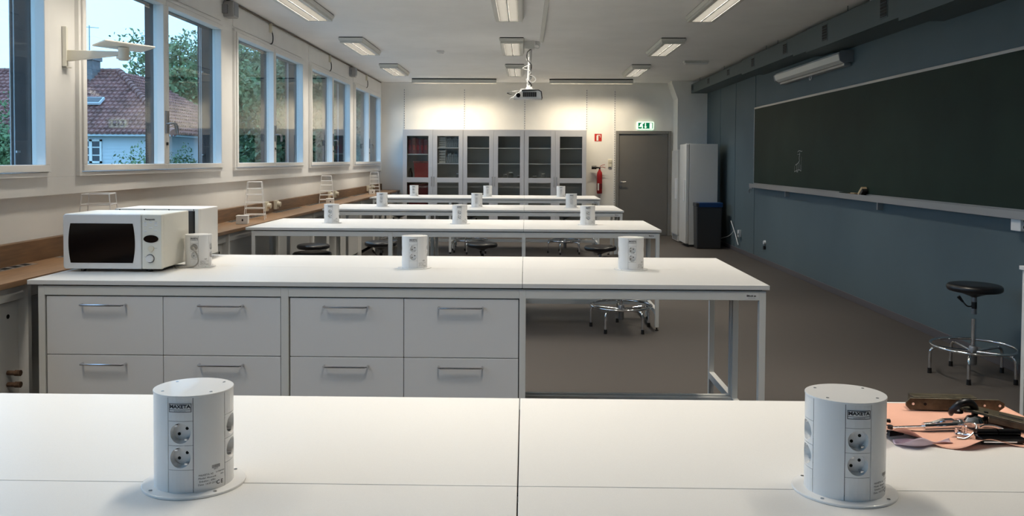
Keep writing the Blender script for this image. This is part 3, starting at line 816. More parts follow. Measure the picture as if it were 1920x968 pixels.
# ------------------------------------------------------------------ blackboard
t = thing('blackboard', 'long dark green blackboard on the blue wall', 'blackboard', (XR, 9.2, 1.22))
b0, b1 = 1.2-9.2, 13.05-9.2
bd = MB().box(-.022, 0, b0, b1, 0, 1.238).build('board_face', 'board', t)
MB().box(-.03, 0, b0, b1, 1.212, 1.24).build('top_rail', 'alu', t, bevel=.002)
MB().box(-.03, 0, b1-.018, b1, 0, 1.212).build('end_rail', 'alu', t, bevel=.002)
MB().box(-.095, 0, b0, b1, -.018, -.010).box(-.098, -.09, b0, b1, -.05, .012).box(-.026, 0, b0, b1, -.05, .02).build('chalk_tray', 'alu', t, bevel=.0015)
for y in (11.36-9.2, 8.4-9.2, 5.5-9.2): MB().box(-.06, 0, y-.012, y+.012, -.13, -.02).build('tray_bracket', 'alu', t)
# chalk sketch of an apparatus
cs = MB()
def ck(pts, w=.007):
    pts = [Vector((0, a, b)) for a, b in pts]
    for p_, q_ in zip(pts[:-1], pts[1:]):
        d = (q_-p_).normalized(); nrm = Vector((0, -d.z, d.y))*w/2; x = -.0226
        cs.quad(*[(x, v.y, v.z) for v in (p_-nrm, q_-nrm, q_+nrm, p_+nrm)])
def px(u, v):   # sketch coordinates (0..60, 0..70) -> board
    return (11.28-9.2-u*.0119, 1.615+.125-1.22-(v-12)*.0069)
S = lambda l, w=.008: ck([px(*q) for q in l], w)
S([(26, 15), (30, 12.5), (34, 13), (38, 14), (41, 13.5)], .008); S([(25, 19.5), (34, 19.5)], .004); S([(33, 16), (32.5, 22), (31, 27), (32.5, 32), (30, 35), (26, 38), (19, 41)], .012)
S([(23, 41), (23, 53)]); S([(27, 40), (28, 53)], .006); S([(31.5, 36), (31.5, 50)], .006); S([(36, 40), (36.5, 52)], .006); S([(38.5, 24), (39, 52)], .004)
S([(16, 42), (15.5, 55)], .005); S([(16, 54), (22, 52), (28, 50.5), (33, 50), (38, 52.5)], .009); S([(23, 54), (28, 54)], .01)
cs.build('chalk_sketch', 'chalk', t)
ch_ = thing('chalk_box', 'dark green and brown chalk box lying in the blackboard tray', 'box', (XR-.058, 9.12, 1.206))
MB().box(-.025, .025, .0, .24, 0, .035).build('carton', 'board', ch_, bevel=.002)
MB().box(-.024, .024, -.18, .0, 0, .03).build('open_tray', 'wood_dark', ch_, bevel=.002)
for q in range(4): MB().cyl((-.015+.009*q, -.17, .034), (-.015+.009*q, -.07, .034), .005, n=8).build('chalk_stick', 'carton', ch_)
er = thing('eraser', 'tan wooden blackboard eraser leaning in the tray', 'eraser', (XR-.06, 8.80, 1.206))
e = MB(); e.T = Matrix.Rotation(math.radians(-38), 4, 'X'); e.box(-.03, .03, -.12, -.0, .02, .05).build('wooden_back', 'carton', er, bevel=.004)
e = MB(); e.T = Matrix.Rotation(math.radians(-38), 4, 'X'); e.box(-.029, .029, -.125, -.005, -.012, .02).build('felt', 'black_plastic', er, bevel=.003)
# lamp over the board
t = thing('board_lamp', 'unlit white tube lamp fixed to the blue wall above the blackboard', 'light', (XR-.003, 10.4, 2.72))
MB().prism([(0, 0.02), (-.10, .0), (-.15, .03), (-.165, .10), (-.14, .13), (0, .14)], 'y', -1.18, 1.18).build('housing', 'lamp_white', t, bevel=.004)
MB().prism([(0, 0.01), (-.105, -.008), (-.158, .025), (-.172, .10), (-.145, .138), (0, .148)], 'y', -1.2, -1.18).build('end_cap', 'grey_metal', t, bevel=.003)
MB().prism([(0, 0.01), (-.105, -.008), (-.158, .025), (-.172, .10), (-.145, .138), (0, .148)], 'y', 1.18, 1.2).build('end_cap', 'grey_metal', t, bevel=.003)
MB().box(-.09, -.01, -1.15, 1.15, -.03, .0).build('diffuser', 'alu', t, bevel=.004)
MB().tube(smooth_path([(-.06, -.03, -.03), (-.065, -.02, -.07), (-.065, .03, -.075), (-.06, .04, -.03)], 5), .005, 6).build('pull_ring', 'white_plastic', t, smooth=True)
# outlets and cords on the blue wall
t = thing('wall_socket', 'white double socket box under the chalk tray at the right edge', 'socket', (XR, 6.02, 1.08))
MB().box(-.075, 0, -.06, .06, 0, .115).build('socket_box', 'white_plastic', t, bevel=.006)
for z in (.032, .083): MB().cyl((-.03, .06, z), (-.03, .063, z), .021, n=18).m(1).cyl((-.03, .0628, z), (-.03, .0645, z), .015, n=16).build('socket_face', ['white_plastic', 'ink_grey'], t)
for z in (.032, .083): MB().cyl((-.04, -.06, z), (-.04, -.063, z), .022, n=18).m(1).cyl((-.04, -.0628, z), (-.04, -.0645, z), .016, n=16).build('socket_face', ['white_plastic', 'ink_grey'], t)
MB().box(-.04, 0, -.9, -.06, .06, .1).build('conduit', 'white_plastic', t)
t = thing('wall_outlet', 'small round white outlet low on the blue wall', 'outlet', (XR, 12.45, .30))
MB().cyl((0, 0, .03), (-.03, 0, .03), .035, .03, n=18).build('outlet_cap', 'white_plastic', t, smooth=True)
MB().cyl((0, 0, -.05), (-.03, 0, -.05), .03, n=16).build('lower_hole', 'black_plastic', t, smooth=True)
t = thing('loose_cord', 'white cord and plug dangling by the bin on the blue wall', 'cord', (XR, 14.1, .3))
MB().tube([(-.04, .28, .22), (-.03, .0, .0), (-.035, -.2, -.16)], .008, 6).build('cord', 'white_plastic', t, smooth=True)
MB().tube(smooth_path([(-.03, .1, .06), (-.05, .35, -.05), (-.12, .6, -.12), (-.2, .8, -.18)], 6), .006, 6).build('flex', 'white_plastic', t, smooth=True)
MB().box(-.05, 0, -.27, -.2, -.02, .1).cyl((-.05, -.25, .03), (-.07, -.31, .05), .012, n=8).build('plug', 'white_plastic', t, bevel=.006)
t = thing('wall_hook', 'small dark hook on the panel edge beside the blackboard', 'hook', (XR, 13.28, 1.15))
MB().box(-.02, 0, -.12, .03, -.01, .01).tube(smooth_path([(-.015, -.05, 0), (-.03, .0, -.03), (-.02, .03, -.08)], 5), .006, 6).build('hook_arm', 'grey_metal', t)

# ------------------------------------------------------------------ glass-door cabinets on the far wall
def glass_cabinet(x0, x1, label, side):
    t = thing('glass_cabinet', label, 'cabinet', ((x0+x1)/2, 16.55, 0), 0, 'tall glass-door cabinets on the far wall')
    w = (x1-x0)/2-.001; D = .45; H = 2.22
    c = MB().box(-w, -w+.018, .02, D, 0, H).box(w-.018, w, .02, D, 0, H).box(-w+.018, w-.018, .02, D, H-.03, H).box(-w+.018, w-.018, .02, D, 0, .08)
    c.build('carcass', 'cab_frame', t, bevel=.002)
    MB().box(-w+.018, w-.018, D-.012, D-.004, .08, H-.03).build('back_panel', 'cab_inside', t)
    MB().box(-.009, .009, .03, D-.012, .08, H-.03).build('divider', 'cab_frame', t)
    for k, (a, b) in enumerate(((-w+.003, -.0015), (.0015, w-.003))):
        d = MB(); rl = .098; rr = .098
        wx0, wx1 = a+.075, b-.075
        if k == 0: wx0, wx1 = a+.085, b-.09
        else: wx0, wx1 = a+.09, b-.085
        zs = [(.12, 1.12), (1.22, 2.08)]
        d.box(a, wx0, 0, .02, .05, H-.008).box(wx1, b, 0, .02, .05, H-.008)
        d.box(wx0, wx1, 0, .02, .05, zs[0][0]).box(wx0, wx1, 0, .02, zs[0][1], zs[1][0]).box(wx0, wx1, 0, .02, zs[1][1], H-.008)
        dd = d.build('door', 'cab_frame', t, bevel=.0015)
        for (za, zb) in zs: MB().box(wx0-.004, wx1+.004, .008, .012, za-.004, zb+.004).build('pane', 'cabinet_glass', dd)
        xh = b-.028 if k == 0 else a+.028
        MB().tube([(xh, .0, 1.04), (xh, -.03, 1.045), (xh, -.03, 1.235), (xh, .0, 1.24)], .006, 8).build('handle', 'steel', dd, smooth=True)
        sh = [.55, 1.12, 1.51, 1.835] if not (side == 0 and k == 0) else [.55, 1.12, 1.70]
        for z in sh: MB().box((-w+.018) if k == 0 else .009, (-.009) if k == 0 else w-.018, .03, D-.012, z-.009, z+.009).build('shelf', 'shelf', t)
    return t
cb = [-2.54, -1.288, -.018, 1.265]
glass_cabinet(cb[0], cb[1], 'grey glass-door cabinet with red contents nearest the windows', 0)
glass_cabinet(cb[1], cb[2], 'grey glass-door cabinet in the middle of the row', 1)
glass_cabinet(cb[2], cb[3], 'grey glass-door cabinet beside the fire extinguisher', 2)
# contents of the first cabinet
def put(name, label, cat, x0, x1, z0, z1, m, y0=16.66, y1=16.95, group=None, bev=.004):
    t = thing(name, label, cat, ((x0+x1)/2, (y0+y1)/2, z0), 0, group); w = (x1-x0)/2; d = (y1-y0)/2
    return t, w, d, z1-z0
xs = -2.44
for q in range(5):
    lab = 'dark red binder on the top shelf of the red cabinet, %s from the windows' % ('first', 'second', 'third', 'fourth', 'fifth')[q]
    t, w, d, h = put('binder', lab, 'binder', xs+q*.082, xs+q*.082+.076, 1.710, 1.71+.30+.012*((q*7) % 4), 'red', group='red binders in the first glass cabinet')
    MB().box(-w, w, -d, d, 0, h).build('cover', 'red', t, bevel=.004)
    MB().box(-w+.015, w-.015, -d-.001, -d, .08, .18).build('spine_label', 'red_paint', t)
t, w, d, h = put('red_crate', 'large red storage crate behind the upper glass of the red cabinet', 'crate', -2.33, -2.0, 1.129, 1.56, 'red')
MB().frustum((-w+.03, w-.03, -d, d), 0, (-w, w, -d, d), h).build('crate_body', 'red_paint', t, bevel=.01)
MB().box(-w-.008, w+.008, -d-.008, d+.008, h-.04, h).build('rim', 'red', t, bevel=.006)
t, w, d, h = put('red_crate', 'long red storage crate behind the lower glass of the red cabinet', 'crate', -2.45, -2.02, .56, 1.08, 'red')
MB().frustum((-w+.03, w-.03, -d, d), 0, (-w, w, -d, d), h).build('crate_body', 'red', t, bevel=.01)
MB().box(-w-.008, w+.008, -d-.008, d+.008, h-.04, h).build('rim', 'red', t, bevel=.006)
t, w, d, h = put('dark_flask', 'dark bottle beside the red crate in the red cabinet', 'bottle', -2.46, -2.36, 1.129, 1.42, 'red')
MB().lathe([(0, 0), (.045, 0), (.048, .02), (.048, .17), (.02, .23), (.018, .28), (0, .28)], 18).build('glass_body', 'black_gloss', t, smooth=True)
def trays(z0, z1, lab):
    t, w, d, h = put('paper_trays', lab, 'paper trays', -1.80, -1.66, z0, z1, 'paper_white', group='stacks of paper trays')
    n = 5
    for q in range(n):
        z = q*h/n; MB().box(-w, w, -d, d, z, z+.006).box(-w, -w+.006, -d, d, z, z+h/n).box(w-.006, w, -d, d, z, z+h/n).build('tray', 'paper_white', t)
        MB().box(-w+.008, w-.008, -d+.005, d, z+.006, z+h/n*.72).build('paper_pile', 'paper_white', t)
trays(1.844, 2.07, 'stack of white paper trays on the top shelf of the second glass door')
trays(1.519, 1.80, 'stack of white paper trays on the middle shelf of the second glass door')
for (z0, nm) in ((1.844, 'top'), (1.519, 'middle')):
    x = -1.645
    for q in range(7):
        w_ = (.03, .042, .025, .038, .03, .045, .028)[q]; h_ = (.21, .19, .205, .17, .2, .21, .185)[(q+(z0 < 1.7)*3) % 7]
        t, w, d, h = put('book', 'grey book on the %s shelf beside the paper trays, %s from the trays' % (nm, ('first', 'second', 'third', 'fourth', 'fifth', 'sixth', 'seventh')[q]), 'book', x, x+w_, z0, z0+h_, 'files', group='grey books behind the second glass door')
        MB().box(-w, w, -d, d, 0, h).build('cover', 'files', t, bevel=.002)
        MB().box(-w+.003, w-.003, -d+.004, d-.004, h-.003, h+.0005).build('pages', 'paper_white', t)
        x += w_+.004
# pale glassware silhouettes on the other cabinets' lower shelves
def beaker(x, z, r, h, lab):
    t = thing('glass_jar', lab, 'jar', (x, 16.76, z), 0, 'jars in the glass cabinets')
    MB().lathe([(0, .002), (r, .002), (r, h*.8), (r*.75, h*.9), (r*.75, h)], 18).build('jar_body', 'cabinet_glass', t, smooth=True)
    MB().cyl((0, 0, h), (0, 0, h+.015), r*.8, n=18).build('lid', 'shelf', t)
for x, z, r, h, lab in ((-1.40, 1.129, .05, .16, 'pale jar behind the second glass door'), (-.42, 1.129, .045, .15, 'pale jar left of the divider behind the fourth glass door'), (-.30, 1.129, .055, .19, 'taller pale jar behind the fourth glass door'), (-.13, 1.129, .04, .13, 'small pale jar behind the fourth glass door'), (.2, 1.129, .05, .12, 'squat pale jar behind the fifth glass door'), (.38, 1.129, .05, .17, 'pale jar behind the fifth glass door')):
    beaker(x, z, r, h, lab)

# perforated shelf rails on the far wall
for i, x in enumerate((-2.575, -1.295, -.014, 1.30, 1.895)):
    z0 = 2.225 if i < 4 else .1
    lab = ('slotted white shelf rail above the red cabinet', 'slotted white shelf rail above the first cabinet joint', 'slotted white shelf rail above the second cabinet joint', 'slotted white shelf rail above the right end of the cabinets', 'long slotted white shelf rail beside the door')[i]
    t = thing('shelf_rail', lab, 'rail', (x, YB, z0), 0, 'slotted shelf rails on the far wall')
    r_ = MB().box(-.014, .014, -.012, 0, 0, 3.10-z0)
    r_.m(1); z = .03
    while z < 3.07-z0:
        r_.box(-.006, .006, -.0128, -.0118, z, z+.025); z += .05
    r_.build('rail', ['white_plastic', 'ink_grey'], t)

# ------------------------------------------------------------------ signs, extinguisher, switch
t = thing('exit_sign', 'glowing green exit sign with running figure and arrow above the door', 'sign', (2.537, YB, 2.33))
MB().box(-.178, .178, -.06, 0, -.082, .082).build('lit_case', 'sign_lit', t, bevel=.012)
MB().box(-.155, .155, -.063, -.059, -.063, .063).build('green_face', 'sign_green', t)
pic = MB()
def sp(pts): pic.prism(pts, 'y', -.065, -.062)
sp([(-.035, -.035), (-.012, -.035), (-.012, .055), (.008, .055), (.008, -.02), (.03, -.02), (-.002, -.058), (-.03, -.02), (-.012, -.02), (-.012, -.035)][2:8] + [(-.034, -.02), (-.012, -.02)])
sp([(.085, -.058), (.138, -.058), (.138, .055), (.085, .055)])
sp([(-.11, .03), (-.08, .055), (-.055, .05), (-.07, .01), (-.09, -.0), (-.12, .0)]); sp([(-.09, .0), (-.065, .015), (-.055, -.02), (-.06, -.06), (-.08, -.06), (-.075, -.02)]); sp([(-.14, -.01), (-.09, .0), (-.08, -.02), (-.11, -.03), (-.145, -.022)])
sp([(-.05+.014*math.cos(2*math.pi*q/14), .05+.013*math.sin(2*math.pi*q/14)) for q in range(14)])
pic.build('pictogram', 'sign_lit', t)
t = thing('fire_sign', 'red square fire extinguisher sign on the far wall', 'sign', (1.545, YB, 2.077))
MB().box(-.075, .075, -.004, 0, -.078, .078).build('plate', 'red_sign', t)
s_ = MB().box(-.035, .005, -.006, -.003, -.065, .04).box(-.025, -.005, -.006, -.003, .04, .055).box(-.005, .045, -.006, -.003, .042, .056).box(.04, .05, -.006, -.003, .0, .052)
s_.build('pictogram', 'paper_white', t)
t = thing('fire_extinguisher', 'red fire extinguisher with a black horn hanging on the far wall', 'extinguisher', (1.575, YB-.085, .89))
MB().lathe([(0, 0), (.05, 0), (.058, .012), (.058, .40), (.05, .45), (.028, .485), (.022, .51), (0, .51)], 24).build('cylinder', 'red_paint', t, smooth=True)
MB().lathe([(.0585, .10), (.0590, .10), (.0590, .21), (.0585, .21)], 24).build('label_band', 'red', t, smooth=True)
MB().box(-.045, -.015, -.061, -.052, .07, .22).build('paper_label', 'paper_white', t)
MB().cyl((0, 0, .50), (0, 0, .56), .016, n=12).box(-.018, .018, -.018, .018, .535, .56).build('valve', 'black_plastic', t)
MB().tube([(0, 0, .57), (.05, -.005, .60), (.11, -.005, .615)], .006, 6).tube([(0, 0, .55), (.06, -.005, .565), (.12, -.005, .545)], .006, 6).build('lever', 'red_paint', t)
MB().cyl((-.015, 0, .55), (-.07, 0, .55), .014, .02, n=14).cyl((-.07, 0, .55), (-.17, 0, .55), .036, .038, n=18).build('horn', 'black_plastic', t, smooth=True)
MB().box(-.02, .02, .03, .0835, .36, .42).build('wall_bracket', 'grey_metal', t)
t = thing('light_switch', 'cream double light switch between extinguisher and door', 'switch', (1.80, YB, 1.53))
MB().box(-.04, .04, -.02, 0, -.085, .085).build('plate', 'cream_plastic', t, bevel=.004)
for z in (-.042, .042): MB().box(-.032, .032, -.028, -.02, z-.034, z+.034).build('rocker', 'cream_plastic', t, bevel=.004)
t = thing('door_switch', 'slim white switch box on the wall right of the door', 'switch', (3.128, 16.79, 1.15))
MB().box(-.03, 0, -.045, .045, -.11, .11).build('case', 'white_plastic', t, bevel=.006)

# ------------------------------------------------------------------ refrigerator, freezer, bin
def fridge(y0, y1, x0, H, label, split):
    t = thing('refrigerator', label, 'refrigerator', ((x0+3.55)/2, (y0+y1)/2, 0), 0, 'white tall appliances by the door')
    ox = (x0+3.55)/2; d = (y1-y0)/2
    MB().box(x0+.065-ox, 3.55-ox, -d, d, .04, H).build('cabinet', 'fridge_white', t, bevel=.006)
    MB().box(x0+.09-ox, 3.53-ox, -d+.02, d-.02, 0, .04).build('plinth', 'bin_grey', t)
    dd = MB().box(x0-ox, x0+.06-ox, -d, d, .14 if split else .06, H-.005).build('door', 'fridge_white', t, bevel=.008)
    MB().box(x0-.035-ox, x0-ox, -d+.05, -d+.075, .85, 1.25).build('handle', 'white_plastic', dd, bevel=.006)
    if split:
        g = MB().box(x0+.02-ox, x0+.06-ox, -d, d, .02, .135).m(1)
        for q in range(5): g.box(x0+.017-ox, x0+.02-ox, -d+.05, d-.05, .035+q*.018, .044+q*.018)
        g.build('vent_grille', ['fridge_white', 'ink_grey'], t)
    MB().box(x0+.01-ox, x0+.1-ox, -d+.01, -d+.06, H, H+.012).build('hinge_cover', 'white_plastic', t, bevel=.003)
fridge(14.80, 15.40, 2.965, 1.905, 'taller white refrigerator standing behind the dark bin', False)
fridge(15.62, 16.22, 2.965, 1.80, 'white freezer with a floor grille behind the refrigerator', True)
t = thing('waste_bin', 'dark grey waste bin with a blue liner beside the refrigerator', 'bin', (3.33, 14.62, 0))
w, d, H = .235, .14, .83
b = MB()
b.frustum((-w+.015, w-.015, -d+.01, d-.01), 0, (-w, w, -d, d), H-.06)
b.build('bin_body', 'bin_grey', t, bevel=.02, seg=3)
MB().box(-w-.004, w+.004, -d-.004, d+.004, H-.065, H-.0).build('rim', 'bin_grey', t, bevel=.01)
MB().box(-w+.05, w+.007, -d-.007, d+.007, H-.075, H+.006).build('liner', 'bag_blue', t, bevel=.006)

# ------------------------------------------------------------------ pink paper and metal hardware on the front bench
px0 = thing('pink_paper', 'sheet of pink paper with curling edges under the metal parts', 'paper', (1.05, 1.97, TOPZ))
def sheet(mb, fn, nu, nv):
    vs = [fn(i/nu, j/nv) for j in range(nv+1) for i in range(nu+1)]
    mb._add(vs, [(j*(nu+1)+i, j*(nu+1)+i+1, (j+1)*(nu+1)+i+1, (j+1)*(nu+1)+i) for j in range(nv) for i in range(nu)])
def curl(u, v):
    x = -.215+.435*u; y = -.165+.33*v
    front = max(0, 1-v/.22); left = max(0, 1-u/.3)
    z = .0012+.030*front**2*(math.sin(u*15+.6)*.5+.5)*(1-.75*u)+.028*left**2*(.35+.65*abs(math.sin(v*4+.3)))
    y += .022*front*math.sin(u*13)*(1-.7*u)
    return (x, y, z)
m_ = MB(); sheet(m_, curl, 48, 28)
pp = m_.build('sheet', 'paper_pink', px0, smooth=60)
sd = pp.modifiers.new('thick', 'SOLIDIFY'); sd.thickness = .0005; sd.offset = 1
def flap(u, v):   # front edge folded up and over, showing the lilac back
    x = -.205+.135*u; ang = -1.2+3.4*v*(.55+.45*math.sin(math.pi*u)); r = .011+.007*math.sin(u*6.5)
    return (x, -.150-.012*math.sin(u*5)-r*math.sin(ang)*.9, .0025+r*(1-math.cos(ang)))
m_ = MB(); sheet(m_, flap, 26, 12)
pf = m_.build('folded_edge', 'lilac', px0, smooth=60)
sd = pf.modifiers.new('thick', 'SOLIDIFY'); sd.thickness = .0005
def hw_item(name, label, cat, x, y, rz=0., z=.004): return thing(name, label, cat, (x, y, TOPZ+z), rz, 'metal lock parts on the pink paper')
t = hw_item('lock_case', 'long bronze lock case with screw holes at the back of the pink paper', 'lock part', 1.115, 2.07, -.05)
P = [(-.115, 0), (.105, 0), (.12, .012), (.12, .022), (.105, .031), (-.115, .031), (-.125, .02), (-.125, .01)]
bar = MB().prism(P, 'y', -.006, 0); lc = bar.build('front_plate', 'bronze', t, bevel=.001)
MB().box(-.105, .055, 0, .035, .004, .033).build('case', 'bronze', t, bevel=.001)
for x, r, m2 in ((-.108, .0035, 'steel'), (-.078, .004, 'hole'), (.108, .0035, 'steel'), (.07, .003, 'steel')):
    MB().cyl((x, -.0065, .016), (x, -.0055, .016), r, n=12).build('screw_hole', m2, lc)
t = hw_item('curved_handle', 'thick black curved handle arching over the bronze lock case', 'handle', 1.085, 1.985, .35)
pts = [(-.012, .02, .012), (-.032, .0, .028), (-.022, -.012, .047), (.006, -.015, .05), (.028, -.012, .034), (.036, -.006, .012), (.034, 0, .002)]
MB().tube(smooth_path(pts, 6), [.005+.0045*math.sin(math.pi*min(1, i/36)) for i in range(37)], 10).build('arched_bar', 'dark_iron', t, smooth=True)
MB().lathe([(.008, 0), (.016, .001), (.017, .008), (.009, .011)], 20, (-.004, .012, .018)).build('rose', 'dark_iron', t, smooth=True)
t = hw_item('chrome_lever', 'long polished lever with a thick barrel lying across the pink paper', 'lever', .985, 1.915, .12)
MB().box(-.15, -.02, -.005, .005, .006, .011).build('flat_bar', 'steel', t, bevel=.001)
for x in (-.12, -.1, -.085): MB().cyl((x, 0, .0108), (x, 0, .0113), .0025, n=10).build('hole', 'hole', t)
MB().cyl((-.03, 0, .010), (.06, .0, .012), .0085, .010, n=16).cyl((.06, 0, .012), (.066, 0, .012), .012, n=16).build('barrel', 'chrome', t, smooth=True)
MB().prism([(-.02, .016), (.02, .026), (.045, .026), (.04, .018)], 'y', -.006, .006).build('thumb_piece', 'chrome', t, bevel=.001)
t = hw_item('door_knob', 'round polished door knob with a pin beside the chrome barrel', 'lock part', 1.088, 1.935, 0)  # a chrome door knob on its spindle, no brass in it
MB().lathe([(0, 0), (.012, .0), (.02, .008), (.022, .016), (.016, .026), (0, .03)], 20).build('knob_head', 'chrome', t, smooth=True)
MB().cyl((.018, .01, .015), (.04, .02, .016), .005, n=10).cyl((.04, .02, .004), (.04, .02, .033), .005, n=10).build('spindle', 'dark_iron', t, smooth=True)
t = hw_item('dark_lock_plate', 'broad dark lock plate tilted at the right of the pink paper', 'lock part', 1.185, 1.945, -.55)
m_ = MB(); m_.T = Matrix.Rotation(math.radians(6), 4, 'Y') @ Matrix.Rotation(math.radians(-5), 4, 'X')
m_.prism([(-.11, -.03), (.10, -.045), (.105, .045), (-.09, .04), (-.12, .01)], 'z', .016, .022).box(-.05, .09, -.035, .03, .004, .016).build('plate', 'bronze', t, bevel=.001)
m_ = MB(); m_.T = Matrix.Rotation(math.radians(6), 4, 'Y') @ Matrix.Rotation(math.radians(-5), 4, 'X')
m_.box(-.03, .02, -.01, .005, .0218, .0226).cyl((.06, .02, .0215), (.06, .02, .0228), .005, n=12).build('keyhole', 'hole', t)
t = hw_item('black_hinge', 'small black barrel hinge at the front of the pink paper', 'hinge', 1.095, 1.84, .02)
MB().box(-.05, .05, -.014, .014, 0, .012).build('leaf', 'black_gloss', t, bevel=.002)
MB().cyl((-.05, .012, .016), (-.003, .012, .016), .009, n=14).cyl((.0, .012, .016), (.05, .012, .016), .009, n=14).build('barrel', 'black_gloss', t, smooth=True)
MB().box(-.046, .03, -.0148, -.0138, .002, .005).build('label_edge', 'steel', t)
t = hw_item('wire_hook', 'bent steel wire hook between the knob and the black hinge', 'hook', 1.045, 1.875, 0)
MB().tube(smooth_path([(-.04, -.02, .002), (-.02, -.022, .002), (.012, .0, .012), (.025, .02, .02), (.015, .03, .022), (0, .028, .02)], 6), .0022, 8).build('wire', 'steel', t, smooth=True)
t = hw_item('steel_ring', 'thin open steel ring lying near the dark lock plate', 'ring', 1.105, 1.885, 0)
MB().tube([(.03*math.cos(a*.1), .024*math.sin(a*.1), .008+.006*math.sin(a*.1)) for a in range(-12, 26)], .003, 8).build('ring', 'steel', t, smooth=True)
t = hw_item('small_latch', 'cluster-shaped dark latch beside the right power column', 'latch', .865, 1.865, .3)
MB().box(-.02, .02, -.008, .008, .004, .014).cyl((-.012, 0, .014), (-.012, 0, .028), .006, n=12).cyl((.014, 0, .012), (.014, -.012, .014), .006, n=12).build('latch_body', 'dark_iron', t, bevel=.001)
MB().tube(smooth_path([(-.02, .0, .01), (-.03, .02, .02), (-.01, .035, .022), (.01, .03, .012)], 5), .003, 8).build('spring', 'steel', t, smooth=True)
t = hw_item('chrome_catch', 'small chrome catch in front of the polished barrel', 'latch', 1.025, 1.872, -.2)
MB().box(-.016, .016, -.006, .006, .0, .008).box(.006, .010, -.004, .004, .008, .026).build('catch_body', 'chrome', t, bevel=.001)
MB().cyl((-.012, 0, .008), (-.012, 0, .02), .004, n=10).build('pin', 'chrome', t, smooth=True)
t = hw_item('dark_bolt', 'short dark bolt lying left beside the chrome lever', 'bolt', .862, 1.945, .1)
MB().cyl((-.04, 0, .012), (.03, 0, .01), .008, .005, n=12).cyl((-.05, 0, .012), (-.04, 0, .012), .011, n=6).build('bolt_shaft', 'dark_iron', t, smooth=True)

# ------------------------------------------------------------------ outside
def ground():
    MB().box(-120, -13, -60, 140, -3.3, -3.1).build('ground', 'grass')['kind'] = 'structure'
    MB().box(-13, -3.4, -60, 140, -3.3, -3.1).build('bounce_ground', 'bounce_grey')['kind'] = 'structure'  # unseen pale strip, added to bounce skylight onto the ceiling
ground()
for k, s_ in enumerate(starts[2:6]):
    for q, yy in enumerate((s_+WLEN-.10, s_+WLEN-.06)):
        t = MB().tube([(-3.24, yy, 1.44), (-3.24, yy, ZC)], .004, 6).build('blind_cable', 'blind_wire')
        tag(t, '%s blind cable outside the right edge of the %s window pair' % (('left', 'right')[q], ('nearest', 'second', 'third', 'last')[k]), 'cable', 'outside blind cables')
    if k < 2:
        for z, nm in ((1.62, 'lower'), (2.45, 'upper')):
            if k == 0 and nm == 'upper': continue
            t = MB().box(-3.25, -3.235, s_+WLEN-.045, s_+WLEN-.005, z, z+.014).build('blind_clip', 'white_plastic')
            tag(t, '%s white blind clip outside the %s window pair' % (nm, ('nearest', 'second')[k]), 'clip', 'outside blind clips')
